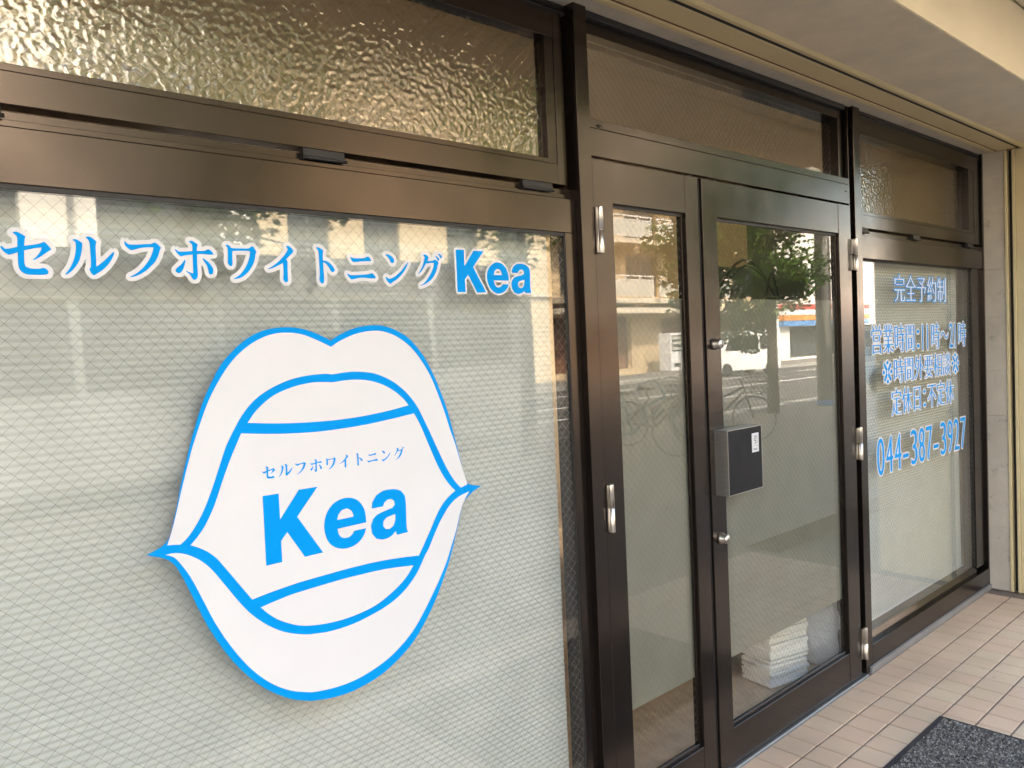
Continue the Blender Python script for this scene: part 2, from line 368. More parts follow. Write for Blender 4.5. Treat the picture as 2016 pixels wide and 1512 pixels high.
tag(boxo('room_wall', 'roomwall', None, 0.55, 2.3, 2.6, 2.7, 0.0, 2.615), kind='structure')

# ================================================================== SHOP BUILDING
ZS = 2.526
bld = tag(empty('shop_building', (0, 0, 0)), 'cream shop building with a deep beam and shutter slot over the bronze shopfront', 'building')
boxo('upper_wall', 'fascia', bld, -9, 9, -0.575, 5.2, ZS+0.20, 9.0)
boxo('beam', 'soffit', bld, -9, 3.445, -0.58, -0.2285, ZS, ZS+0.199)
boxo('fascia_board', 'fascia', bld, -9, 9, -0.5835, -0.581, ZS+0.0015, 2.8085)
boxo('added_canopy', 'fascia', bld, -9, 9, -1.34, -0.584, 2.81, 2.99, 0.006)  # unseen slab added to block street reflections in the transom glass
boxo('lintel_underside', 'concrete', bld, -4, 3.44, -0.042, 0.155, ZS, ZS+0.19)
boxo('shutter_ledge', 'cream', bld, -9, 3.44, -0.067, -0.0425, ZS-0.002, ZS+0.19, 0.002)
boxo('ledge_groove_dark', 'shutterin', bld, -9, 3.44, -0.078, -0.0675, ZS+0.003, ZS+0.19)  # dark brown filling in place of the groove's own shade
boxo('shutter_tray', 'cream', bld, -9, 3.44, -0.169, -0.0785, ZS-0.001, ZS+0.19, 0.003)
boxo('shutter_slot_dark', 'black', bld, -9, 3.44, -0.190, -0.1695, ZS+0.003, ZS+0.19)  # solid black filling stands in for the shade inside the slot
MB().prism([(-0.1905, ZS+.19), (-0.1905, ZS-.002), (-0.200, ZS-.008), (-0.215, ZS-.008), (-0.228, ZS-.002), (-0.228, ZS+.19)], 'x', -9, 3.44).build('shutter_lip', 'cream', bld)
# right-hand return: stone facing panels, shutter guide rail, painted pier
zj = [0.0, 0.37, 0.72, 1.02, 1.28, 1.59, 1.862, 2.18, ZS-.001]
for a, b2 in zip(zj[:-1], zj[1:]):
    boxo('facing_panel', 'concrete', bld, 3.4405, 3.60, -0.1065, 0.16, a+.0005, b2-.0005)
boxo('guide_rail', 'cream', bld, 3.434, 3.60, -0.1225, -0.107, 0.0, ZS-.003, 0.002)
boxo('guide_slot', 'black', bld, 3.475, 3.60, -0.1455, -0.123, 0.0, ZS-.003)
boxo('guide_rail', 'cream', bld, 3.434, 3.60, -0.162, -0.146, 0.0, ZS-.003, 0.002)
boxo('pier', 'cream', bld, 3.440, 3.60, -0.575, -0.1625, 0.0, ZS-.0025, 0.003)
boxo('side_wall', 'fascia', bld, 3.601, 9, -0.574, 4.99, -0.15, ZS+.199)
boxo('side_wall', 'fascia', bld, -9, -4.101, -0.574, 4.99, -0.15, ZS+.199)
boxo('floor_slab', 'mortar', bld, -4.1, 3.60, 0.021, 0.099, -0.15, -0.002)

# ================================================================== SHOPFRONT
front = tag(empty('shopfront', (0, 0, 0)), 'dark bronze aluminium shopfront with double doors between two wired glass windows', 'shopfront')
BZ = 'bronze'
boxo('mullion', BZ, front, 0.0, 0.0545, 0.0, 0.11, 0.003, ZS+.004, 0.0012)
boxo('mullion', BZ, front, 1.780, 1.8455, 0.0, 0.11, 0.003, ZS+.004, 0.0012)
boxo('jamb_fin', BZ, front, 1.7345, 1.7435, 0.006, 0.11, 0.012, 2.2075, 0.0008)
boxo('jamb_fin', BZ, front, 1.7505, 1.7560, 0.012, 0.11, 0.012, ZS-.002, 0.0008)
boxo('jamb_recess', 'black', front, 1.7565, 1.7795, 0.040, 0.109, 0.012, ZS-.002)
boxo('end_post', BZ, front, 3.422, 3.4400, 0.0, 0.11, 0.003, ZS-.001, 0.001)
boxo('header', BZ, front, 0.0547, 1.7340, 0.002, 0.11, 2.0985, 2.180, 0.001)
boxo('header_top', BZ, front, 0.0547, 1.7340, 0.004, 0.11, 2.1815, 2.2075, 0.001)
for hx, hz, s in ((0.098, 2.190, .0045), (1.699, 2.150, .003)):
    boxo('weep_hole', 'black', front, hx-s*1.4, hx+s*1.4, -.0005, .0035, hz-s*.7, hz+s*.7)
def wires(name, parent, x0, x1, z0, z1, y, pitch=0.0295, r=0.00031):
    V = []; F = []
    def seg(a, b):
        i = len(V)
        d = Vector((b[0]-a[0], 0, b[1]-a[1])).normalized(); n1 = Vector((-d.z, 0, d.x))*r; n2 = Vector((0, r, 0))
        for p in (a, b):
            P = Vector((p[0], y, p[1])); V.extend([P+n1, P-n1*.5+n2, P-n1*.5-n2])
        F.extend([(i, i+1, i+4, i+3), (i+1, i+2, i+5, i+4), (i+2, i, i+3, i+5)])
    H = z1-z0
    k = math.floor((x0-H)/pitch)
    while k*pitch < x1+H:
        c = k*pitch+0.004
        for sg in (1, -1):
            # line x = c + sg*(z - zref)
            zr = 1.615; ta = []
            za, zb = z0, z1
            lo = (x0-c)*sg+zr; hi = (x1-c)*sg+zr
            if lo > hi: lo, hi = hi, lo
            a, b = max(za, lo), min(zb, hi)
            if b-a > 0.004:
                jit = random.uniform(-.0008, .0008)
                nseg = max(1, int((b-a)/0.35)); pts = [(c+sg*(a+(b-a)*i/nseg-zr)+jit+random.uniform(-.0004, .0004), a+(b-a)*i/nseg) for i in range(nseg+1)]
                for p, q in zip(pts[:-1], pts[1:]): seg(p, q)
        k += 1
    me = bpy.data.meshes.new(name); me.from_pydata([tuple(v) for v in V], [], F)
    o = link(name, me, parent, ('wire',)); o['kind'] = 'stuff'; return o
GT = 0.0068
def glazing(part, x0, x1, z0, z1, y, mat='glass'):
    boxo('pane', mat, part, x0, x1, y, y+GT, z0, z1)
    wires('wire_mesh', part, x0+.002, x1-.002, z0+.002, z1-.002, y+GT/2)
# --- transom light above the doors
tl = empty('transom_light'); tl.parent = front
boxo('top_rail', BZ, tl, 0.0547, 1.7340, 0.030, 0.11, 2.466, ZS-.001, 0.001)
boxo('top_bead', 'black', tl, 0.0547, 1.7340, 0.013, 0.0295, 2.505, ZS-.001, 0.001)
boxo('side_bead', BZ, tl, 1.7000, 1.7335, 0.030, 0.105, 2.2080, 2.4655, 0.001)
glazing(tl, 0.0552, 1.6998, 2.2078, 2.4658, 0.066)
# --- big fixed windows
def fixed_window(x0, x1, stl, str_, y0):
    w = empty('fixed_window'); w.parent = front
    if stl: boxo('stile', BZ, w, x0, x0+stl, y0, 0.086, 0.150, 1.8690, 0.001)
    boxo('stile', BZ, w, x1-str_, x1, y0, 0.086, 0.150, 1.8690, 0.001)
    gx0, gx1 = x0+stl, x1-str_
    boxo('gasket', 'black', w, gx0+.0003, gx1-.0003, 0.025, 0.0285, 1.8605, 1.8690)
    boxo('gasket', 'black', w, gx1-.004, gx1-.0003, 0.024, 0.0285, 0.1625, 1.8600)
    MB().prism([(y0+.002, .1205), (y0+.002, .138), (.028, .162), (.045, .162), (.045, .1205)], 'x', gx0+.0004, gx1-.0004).build('sill_bead', BZ, w)
    boxo('inner_sill', BZ, w, gx0+.0004, gx1-.0004, .0455, .086, .1205, .158)
    glazing(w, gx0+.0005, gx1-.0005, .1625, 1.8605, 0.0295)
    return w
wl_ = fixed_window(-2.35, -0.0005, 0.05, 0.0485, 0.022); tag(wl_, 'large fixed pane carrying the blue headline and the lips')
wr_ = fixed_window(1.8457, 3.4215, 0.0, 0.150, 0.016); tag(wr_, 'tall fixed pane beside the doors with the opening hours')
boxo('bottom_rail', 'bronze_worn', front, 1.8457, 3.4215, 0.0, 0.086, 0.028, 0.1200, 0.0015)
boxo('bottom_rail', 'bronze_worn', front, -2.35, -0.0005, 0.0, 0.086, 0.028, 0.1200, 0.0015)
boxo('mortar_fillet', 'mortar', front, 1.812, 3.437, -0.011, 0.05, -0.004, 0.0275, 0.003)
boxo('mortar_fillet', 'mortar', front, -2.35, -0.0005, -0.011, 0.05, -0.004, 0.0275, 0.003)
boxo('lintel', BZ, front, -2.35, -0.0005, 0.022, 0.11, 1.8695, 1.9675, 0.0015)
boxo('lintel', BZ, front, 1.8457, 3.4215, 0.004, 0.11, 1.8695, 1.9700, 0.0015)
# --- awning lights over the windows
def awning(x0, x1, y0, hinges, stile_l, stile_r, lines):
    w = empty('awning_window'); w.parent = front
    boxo('frame_rail', BZ, w, x0, x1, y0+.020, 0.11, 1.9702, 1.9985, 0.001)
    boxo('frame_rail_lip', BZ, w, x0, x1, y0+.012, y0+.0195, 1.9702, 1.9820, 0.0008)
    boxo('frame_head', 'black', w, x0, x1, y0+.012, 0.11, 2.4985, ZS-.001)
    boxo('frame_head_fin', BZ, w, x0, x1, y0+.004, y0+.0115, 2.506, 2.513)
    s = empty('sash'); s.parent = w
    xa, xb = x0+.004, x1-.021
    ya, yb = y0+.008, 0.075
    boxo('bottom_rail', BZ, w, xa, xb-stile_r/2-.0008, ya, yb, 2.0075, 2.0650, 0.0012)
    boxo('glazing_bead', BZ, w, xa+stile_l, xb-stile_r-.0008, ya+.002, yb, 2.0655, 2.0790, 0.0008)
    boxo('top_rail', BZ, w, xa, xb-stile_r/2-.0008, ya, yb, 2.4215, 2.4970, 0.0012)
    boxo('stile', BZ, w, xb-stile_r/2, xb, ya, yb, 2.0075, 2.4970, 0.0012)
    boxo('glazing_bead', BZ, w, xb-stile_r, xb-stile_r/2-.0008, ya+.003, yb, 2.0655, 2.4210, 0.0008)
    if stile_l: boxo('stile', BZ, w, xa, xa+stile_l-.0008, ya+.001, yb, 2.0655, 2.4210, 0.0012)
    bpy.data.objects.remove(s)
    glazing(w, xa+stile_l+.0002, xb-stile_r-.001, 2.0792, 2.4213, 0.052, 'figured')
    for hx0, hx1 in hinges:
        h = MB().box(hx0, hx1, ya-.004, ya+.010, 1.984, 2.0065, 0.001)
        h.tube([(hx0-.003, ya-.005, 1.9855), (hx1+.004, ya-.005, 1.9855)], .0042, 8)
        h.box(hx0-.004, hx0-.0005, ya-.004, ya+.012, 1.981, 2.0065)
        h.build('hinge', 'black', w)
    return w
awning(-2.35, -0.0005, 0.022, [(-1.56, -1.438), (-0.864, -0.764), (-0.202, -0.09)], 0.06, 0.0700, 1)
awning(1.8457, 3.4215, 0.004, [(1.858, 1.925), (2.44, 2.52), (3.20, 3.29)], 0.012, 0.15, 1)
# --- doors
def door(x0, x1, sl, sr, name_label):
    d = tag(empty('door'), name_label); d.parent = front
    ya, yb = 0.003, 0.044; z0, z1 = 0.013, 2.0920
    boxo('stile', BZ, d, x0, x0+sl, ya, yb, z0, z1, 0.0012)
    boxo('stile', BZ, d, x1-sr, x1, ya, yb, z0, z1, 0.0012)
    gx0, gx1 = x0+sl, x1-sr
    boxo('top_rail', BZ, d, gx0+.0006, gx1-.0006, ya+.0015, yb-.001, 1.9665, z1-.0008, 0.001)
    boxo('bottom_rail', 'bronze_worn', d, gx0+.0006, gx1-.0006, ya+.0015, yb-.001, z0+.0005, 0.1440, 0.001)
    boxo('glazing_bead', BZ, d, gx0+.0004, gx1-.0004, ya+.011, ya+.0185, 0.1443, 0.1570, 0.001)
    boxo('glazing_bead', 'black', d, gx0+.0004, gx1-.0004, ya+.013, ya+.0185, 1.9555, 1.9662)
    boxo('glazing_bead', BZ, d, gx1-.0100, gx1-.0003, ya+.013, ya+.0185, 0.1573, 1.9553, 0.0008)
    glazing(d, gx0+.0004, gx1-.0004, 0.1443, 1.9664, 0.0225)
    boxo('frosted_film', 'film', d, gx0+.002, gx1-.002, 0.0315, 0.0321, 0.383, 1.684)
    return d
dl = door(0.0585, 0.5920, 0.0870, 0.0720, 'narrow left door leaf with frosted film and no handle')
dr = door(0.6160, 1.7315, 0.0870, 0.1055, 'wide right door leaf with black square pull plate')
boxo('meeting_seal', 'black', dl, 0.5925, 0.6150, 0.012, 0.043, 0.013, 2.088)
def hinge(d, x, z0, z1, side):
    zm = (z0+z1)/2
    h = MB().lathe([(0.0, z0), (.0085, z0), (.0092, z0+.002), (.0092, zm-.0012), (.0078, zm-.0006), (.0078, zm+.0006), (.0092, zm+.0012), (.0092, z1-.002), (.0085, z1), (0, z1)], (x, -0.0095, 0), seg=18)
    if side < 0: h.box(x-.024, x-.0075, -.0015, .0025, z0+.003, zm-.002); h.box(x-.022, x-.0075, -.0045, .0028, zm+.002, z1-.004)
    else: h.box(x-.013, x-.0065, -.0055, .004, z0+.002, z1-.002)
    h.build('hinge', 'nickel', d)
for z0, z1 in ((1.8115, 1.9495), (0.979, 1.124), (0.082, 0.226)):
    hinge(dl, 0.0700, z0, z1, 1); hinge(dr, 1.7560, z0, z1, -1)
for lx, lz in ((0.660, 1.525), (0.660, 0.843)):
    MB().lathe([(.0, -.028), (.0135, -.028), (.0160, -.024), (.0160, -.010), (.0195, -.006), (.0205, .0028)], (lx, 0, lz), 'y', 24).lathe([(0, -.0292), (.0085, -.0292), (.0085, -.0282)], (lx, 0, lz), 'y', 16).build('lock_cylinder', 'nickel', dr)
    boxo('key_slot', 'black', dr, lx-.001, lx+.001, -.0297, -.0293, lz-.005, lz+.005)
px0, px1, pz0, pz1, pyf = 0.641, 0.864, 0.998, 1.226, -0.050
b = MB()
b.box(px0, px0+.0025, pyf, 0.0028, pz0, pz1); b.box(px1-.0025, px1, pyf, 0.0028, pz0, pz1)
b.box(px0+.0026, px1-.0026, pyf, 0.0028, pz1-.0025, pz1); b.box(px0+.0026, px1-.0026, pyf, 0.0028, pz0, pz0+.0025)
b.build('pull_handle_frame', 'alu', dr)
boxo('pull_handle_plate', 'blackplate', dr, px0+.0027, px1-.0027, pyf+.0012, pyf+.006, pz0+.0027, pz1-.0027)
boxo('pull_label', 'vinyl_white', dr, 0.797, 0.841, pyf-.0004, pyf+.0010, 1.1325, 1.2005)
boxo('label_rule', 'black', dr, 0.804, 0.834, pyf-.0007, pyf-.0005, 1.1545, 1.1553)
# threshold
boxo('threshold', 'steel_trim', front, 0.0547, 1.7790, -0.010, 0.055, -0.003, 0.0065, 0.001)
boxo('mortar_fillet', 'mortar', front, 0.0547, 1.7790, -0.0132, -0.0103, -0.004, 0.004)

# ================================================================== LETTERING
def smooth(pts, corner=38, n=4):
    P = [Vector(p) for p in pts]; N = len(P); out = []; cor = []
    for i in range(N):
        a = P[i]-P[i-1]; c = P[(i+1) % N]-P[i]
        ang = math.degrees(a.angle(c)) if a.length > 1e-9 and c.length > 1e-9 else 0
        cor.append(ang > corner)
    for i in range(N):
        p1, p2 = P[i], P[(i+1) % N]
        p0 = P[i-1] if not cor[i] else p1-(p2-p1); p3 = P[(i+2) % N] if not cor[(i+1) % N] else p2+(p2-p1)
        for k in range(n):
            t = k/n; t2 = t*t; t3 = t2*t
            q = 0.5*((2*p1)+(p2-p0)*t+(2*p0-5*p1+4*p2-p3)*t2+(3*p1-p0-3*p2+p3)*t3)
            out.append((q.x, q.y))
    return out
def fill_mesh(loops, y_front, thick):
    cu = bpy.data.curves.new('tmp', 'CURVE'); cu.dimensions = '2D'; cu.fill_mode = 'BOTH'; cu.extrude = thick/2; cu.resolution_u = 1
    for lp in loops:
        s = cu.splines.new('POLY'); s.points.add(len(lp)-1); s.use_cyclic_u = True
        for q, p in zip(s.points, lp): q.co = (p[0], p[1], 0, 1)
    o = bpy.data.objects.new('tmp', cu); COL.objects.link(o)
    dg = bpy.context.evaluated_depsgraph_get(); me = bpy.data.meshes.new_from_object(o.evaluated_get(dg))
    bpy.data.objects.remove(o); bpy.data.curves.remove(cu)
    t = bmesh.new(); t.from_mesh(me); bpy.data.meshes.remove(me)
    t.transform(Matrix(((1, 0, 0, 0), (0, 0, -1, y_front+thick/2), (0, 1, 0, 0), (0, 0, 0, 1))))
    for f in t.faces: f.smooth = False
    return t
def raster(loops, x0, z0, res, W, H):
    A = np.zeros((H, W), bool); ys = z0+(np.arange(H)+.5)*res; xs = x0+(np.arange(W)+.5)*res
    E = [(lp[i], lp[(i+1) % len(lp)]) for lp in loops for i in range(len(lp))]
    E = np.array([[a[0], a[1], b[0], b[1]] for a, b in E])
    for j, yv in enumerate(ys):
        m = (E[:, 1] <= yv) != (E[:, 3] <= yv)
        if not m.any(): continue
        e = E[m]; cx = np.sort(e[:, 0]+(yv-e[:, 1])/(e[:, 3]-e[:, 1])*(e[:, 2]-e[:, 0]))
        A[j] = np.searchsorted(cx, xs) % 2 == 1
    return A
def shifted(A, dx, dy):
    B = np.zeros_like(A); H, W = A.shape
    B[max(0, dy):H+min(0, dy), max(0, dx):W+min(0, dx)] = A[max(0, -dy):H+min(0, -dy), max(0, -dx):W+min(0, -dx)]
    return B
def dilate(A, r):
    B = A.copy(); R = int(math.ceil(r))
    for dy in range(-R, R+1):
        w = r*r-dy*dy
        if w < 0: continue
        w = int(math.sqrt(w))
        for dx in ((-w, w) if abs(dy) < R else range(-w, w+1)): B |= shifted(A, dx, dy)
    for dx in range(-R, R+1): B |= shifted(A, dx, 0)
    return B
def contours(A, x0, z0, res):
    F = A.astype(float)
    for _ in range(2):
        F = (F+shifted(F, 1, 0)+shifted(F, -1, 0)+shifted(F, 0, 1)+shifted(F, 0, -1))/5
    F[0] = F[-1] = 0; F[:, 0] = F[:, -1] = 0
    I = F > .5; c = I[:-1, :-1]*1+I[:-1, 1:]*2+I[1:, 1:]*4+I[1:, :-1]*8
    nxt = {}
    def pt(e, j, i):
        k, a, b2 = e
        if k == 'h': f0, f1 = F[a, b2], F[a, b2+1]; return (b2+(.5-f0)/(f1-f0), a)
        f0, f1 = F[a, b2], F[a+1, b2]; return (b2, a+(.5-f0)/(f1-f0))
    T = {1: 'LB', 2: 'BR', 3: 'LR', 4: 'RT', 6: 'BT', 7: 'LT', 8: 'TL', 9: 'TB', 11: 'TR', 12: 'RL', 13: 'RB', 14: 'BL'}
    for j, i in zip(*np.nonzero((c > 0) & (c < 15))):
        v = int(c[j, i]); ed = {'L': ('v', j, i), 'R': ('v', j, i+1), 'B': ('h', j, i), 'T': ('h', j+1, i)}
        for s in ([T[v]] if v in T else (['LB', 'RT'] if v == 5 else ['BR', 'TL'])): nxt[ed[s[0]]] = ed[s[1]]
    loops = []
    while nxt:
        k0 = next(iter(nxt)); k = k0; lp = []
        while k in nxt:
            lp.append(pt(k, 0, 0)); k = nxt.pop(k)
        if len(lp) > 6:
            # drop nearly collinear points
            q = [lp[0]]
            for a in range(1, len(lp)-1):
                p, r_, s = q[-1], lp[a], lp[a+1]
                if abs((r_[0]-p[0])*(s[1]-p[1])-(r_[1]-p[1])*(s[0]-p[0])) > .22: q.append(r_)
            q.append(lp[-1])
            loops.append([(x0+(p[0]+.5)*res, z0+(p[1]+.5)*res) for p in q])
    return loops
def bordered(loops, width, res=0.0007):
    xs = [p[0] for lp in loops for p in lp]; zs = [p[1] for lp in loops for p in lp]
    pad = width+4*res; x0, z0 = min(xs)-pad, min(zs)-pad
    W = int((max(xs)+pad-x0)/res)+1; H = int((max(zs)+pad-z0)/res)+1
    return contours(dilate(raster(loops, x0, z0, res, W, H), width/res), x0, z0, res)
def letter(name, parent, loops, y, width, mats, inner=True, res=0.0007, backs=None):
    # border film glued to the glass, then the coloured film on top of it
    m = MB(); th = 0.0005
    m.merge(fill_mesh(backs or bordered(loops, width, res), y-th, th))
    t = fill_mesh(loops, y-2*th-.0001, th)
    for f in t.faces: f.material_index = 1
    m.merge(t); return m.build(name, mats, parent)
GY = 0.0293                                   # outer face of the window glass, less a hair
def Z(pts, ox, oy, s, y=GY): return [atY((ox+p[0]/s, oy+p[1]/s), y) for p in pts]
R1, R2, R3, R4, R5 = (0, 440, 8.4), (220, 450, 8.4), (430, 460, 8.4), (660, 470, 8.4), (880, 470, 11.2)
KATA = [
 ('se', R1, [[(200,150),(250,135),(310,150),(370,185),(420,215),(405,265),(398,370),(520,355),(640,335),(700,312),(740,310),(800,370),(850,430),(770,480),(650,560),(560,605),(540,595),(600,550),(660,470),(690,400),(600,405),(500,425),(395,445),(398,560),(405,660),(425,715),(480,738),(580,750),(650,748),(710,735),(760,750),(805,800),(790,835),(720,848),(560,848),(440,840),(360,800),(315,740),(300,660),(295,560),(292,475),(200,505),(140,518),(80,480),(20,420),(5,375),(30,372),(70,410),(110,418),(200,405),(285,385),(285,280),(275,215),(240,180)]]),
 ('ru', R1, [[(1190,270),(1240,258),(1300,285),(1362,325),(1358,365),(1350,450),(1330,550),(1290,650),(1220,750),(1140,820),(1090,848),(1080,835),(1140,760),(1190,670),(1230,560),(1250,450),(1252,330),(1230,295)],
   [(1412,230),(1440,218),(1490,222),(1550,262),(1598,305),(1580,350),(1580,460),(1588,600),(1590,715),(1680,650),(1780,560),(1850,490),(1885,470),(1880,520),(1830,620),(1760,710),(1680,780),(1600,830),(1560,858),(1520,835),(1485,780),(1480,745),(1500,715),(1500,600),(1490,450),(1478,320),(1450,265)]]),
 ('fu', R2, [[(205,215),(220,212),(250,245),(290,263),(420,265),(560,258),(640,255),(690,235),(720,232),(770,275),(812,320),(790,365),(770,440),(720,540),(650,620),(560,700),(460,760),(370,795),(305,805),(305,795),(400,745),(500,665),(580,570),(640,470),(680,360),(685,312),(600,310),(480,320),(390,345),(320,360),(260,320),(215,270)]]),
 ('ho', R2, [[(1270,210),(1320,202),(1370,230),(1420,262),(1408,310),(1405,370),(1520,370),(1570,350),(1600,345),(1650,380),(1680,430),(1600,432),(1500,422),(1408,425),(1410,550),(1418,700),(1420,790),(1390,840),(1355,848),(1325,820),(1300,770),(1225,705),(1230,698),(1290,725),(1345,742),(1340,600),(1335,430),(1240,440),(1140,460),(1090,420),(1045,360),(1045,340),(1070,355),(1110,380),(1200,382),(1330,372),(1328,280),(1300,240)],
   [(1205,515),(1215,530),(1205,590),(1180,670),(1140,725),(1100,738),(1060,715),(1055,680),(1090,640),(1150,590)],[(1500,500),(1520,498),(1600,560),(1650,620),(1678,680),(1670,745),(1635,762),(1605,740),(1595,690),(1570,610),(1530,550)]]),
 ('wa', R3, [[(110,192),(150,185),(190,212),(220,240),(360,245),(490,245),(545,212),(570,218),(628,300),(610,345),(600,420),(570,510),(510,610),(430,690),(350,735),(260,755),(255,745),(340,690),(410,610),(465,520),(500,420),(520,320),(515,290),(420,285),(300,285),(228,290),(228,400),(232,500),(215,535),(190,535),(165,510),(150,470),(155,400),(150,260),(140,225)]]),
 ('i', R3, [[(1115,208),(1150,202),(1200,235),(1238,285),(1220,320),(1170,370),(1115,430),(1138,460),(1140,560),(1145,720),(1148,780),(1125,805),(1100,800),(1075,760),(1070,720),(1075,640),(1065,485),(1000,520),(900,568),(820,590),(812,583),(880,545),(970,480),(1060,390),(1120,310),(1145,260)]]),
 ('to', R3, [[(1605,232),(1640,225),(1700,255),(1730,285),(1722,340),(1725,440),(1800,462),(1870,520),(1915,585),(1920,620),(1890,638),(1855,615),(1830,570),(1780,500),(1728,472),(1735,600),(1745,720),(1742,805),(1720,828),(1695,815),(1670,770),(1668,730),(1675,660),(1665,500),(1655,340),(1645,275)]]),
 ('ni', R4, [[(245,298),(270,310),(300,322),(400,325),(480,318),(520,298),(545,300),(575,330),(588,365),(570,372),(450,375),(305,385),(270,360),(248,320)],[(195,570),(220,585),(260,603),(400,600),(520,590),(570,580),(605,568),(640,600),(665,635),(660,658),(580,655),(470,645),(380,650),(275,675),(235,645),(200,600)]]),
 ('n', R4, [[(820,262),(860,258),(920,285),(960,330),(970,375),(960,400),(935,405),(912,385),(895,345),(860,300)],[(832,635),(850,632),(880,660),(930,655),(1010,605),(1090,530),(1150,450),(1200,392),(1205,398),(1170,480),(1110,575),(1030,660),(950,715),(910,748),(870,715),(840,670)]]),
 ('gu', R4, [[(1445,265),(1490,262),(1530,295),(1540,315),(1520,372),(1600,365),(1650,348),(1700,385),(1705,415),(1690,440),(1680,500),(1640,600),(1580,680),(1500,740),(1410,782),(1405,775),(1480,720),(1540,640),(1590,550),(1620,470),(1630,402),(1580,400),(1520,412),(1505,400),(1470,460),(1430,530),(1375,585),(1365,580),(1400,530),(1440,450),(1465,360),(1475,305)],[(1645,285),(1670,290),(1710,325),(1718,350),(1705,370),(1690,355),(1670,315)],[(1690,255),(1720,255),(1755,285),(1758,315),(1745,328),(1730,310),(1715,280)]]),
]
KEA = [
 [[(180,240),(360,245),(375,605),(575,268),(790,280),(565,625),(855,1185),(655,1188),(455,795),(385,905),(400,1178),(225,1175)]],
 [[(1110,525),(1200,555),(1290,650),(1340,800),(1352,925),(1020,920),(1040,1010),(1080,1065),(1130,1075),(1190,1050),(1220,1005),(1345,1008),(1320,1090),(1250,1170),(1150,1210),(1050,1190),(950,1100),(890,970),(870,830),(890,700),(960,590),(1040,535)],[(1018,800),(1040,720),(1080,672),(1120,668),(1170,700),(1205,803)]],
 [[(1418,755),(1425,680),(1460,610),(1530,560),(1620,552),(1720,580),(1790,640),(1815,720),(1820,900),(1830,1100),(1848,1195),(1715,1195),(1700,1155),(1640,1200),(1560,1218),(1480,1190),(1425,1110),(1410,1000),(1425,920),(1480,855),(1560,825),(1650,800),(1690,770),(1685,720),(1660,690),(1610,685),(1570,710),(1545,757)],[(1698,910),(1690,1010),(1665,1070),(1620,1095),(1575,1075),(1550,1020),(1560,970),(1600,935)]],
]
head = tag(empty('shop_name_lettering', (-0.85, GY, 1.7)), 'blue headline lettering with white edging across the top of the large window', 'lettering')
def own(o, root): o.parent = root; o.matrix_parent_inverse = Matrix.Translation(-root.location); return o
katas = []
for nm, R, polys in KATA:
    lp = [smooth(Z(p, *R), 48, 3) for p in polys]; katas.append(lp)
    own(letter('katakana_letter', None, lp, GY, 0.0082, ('vinyl_white', 'vinyl_blue')), head)
for polys in KEA:
    lp = [smooth(Z(p, *R5), 30, 4) for p in polys]
    own(letter('roman_letter', None, lp, GY-.0012, 0.0050, ('vinyl_white', 'vinyl_blue')), head)
# ---- lips
OUT = [(651.1,670.5),(663.8,661.7),(687.6,649.8),(711.4,642.7),(735.2,640.5),(759,642.7),(782.9,652.2),(806.7,668.1),(830.5,696.7),(846.3,723.7),(862.2,758.6),(878.1,801.4),(889.2,839.5),(896,866),(901.9,888.6),(909.8,921.1),(916,941),(920.2,950.5),(927,954.2),(936,955.5),(947.9,956.5),(933.7,965.6),(922.5,975.9),(913,987),(908.3,1002.9),(901.9,1031.4),(894,1066.3),(888,1091),(881.5,1113.9),(864.6,1162.5),(843.4,1211.2),(815.9,1259.9),(784.1,1298),(748.1,1329.7),(705.8,1355.1),(663.5,1371),(621.2,1379),(600,1379),(575.1,1376.3),(543.4,1365.7),(511.6,1348.8),(479.9,1323.4),(448.1,1289.5),(416.4,1245),(395.2,1207),(374.1,1164.7),(357.1,1132.9),(345.5,1114.9),(331.7,1103.3),(316.9,1098),(304,1095.8),(288,1093),(303.8,1084.6),(319.7,1075),(327.6,1067),(334.8,1053.7),(340.3,1031.4),(348.3,994.9),(356.2,953.7),(365.7,910.8),(377,864),(385.6,834.8),(398.3,793.5),(414.1,757),(433.2,720.5),(457,691.9),(480.8,670.5),(504.6,656.2),(528.4,647.8),(560.2,644.3),(591.9,646.7),(623.7,657)]
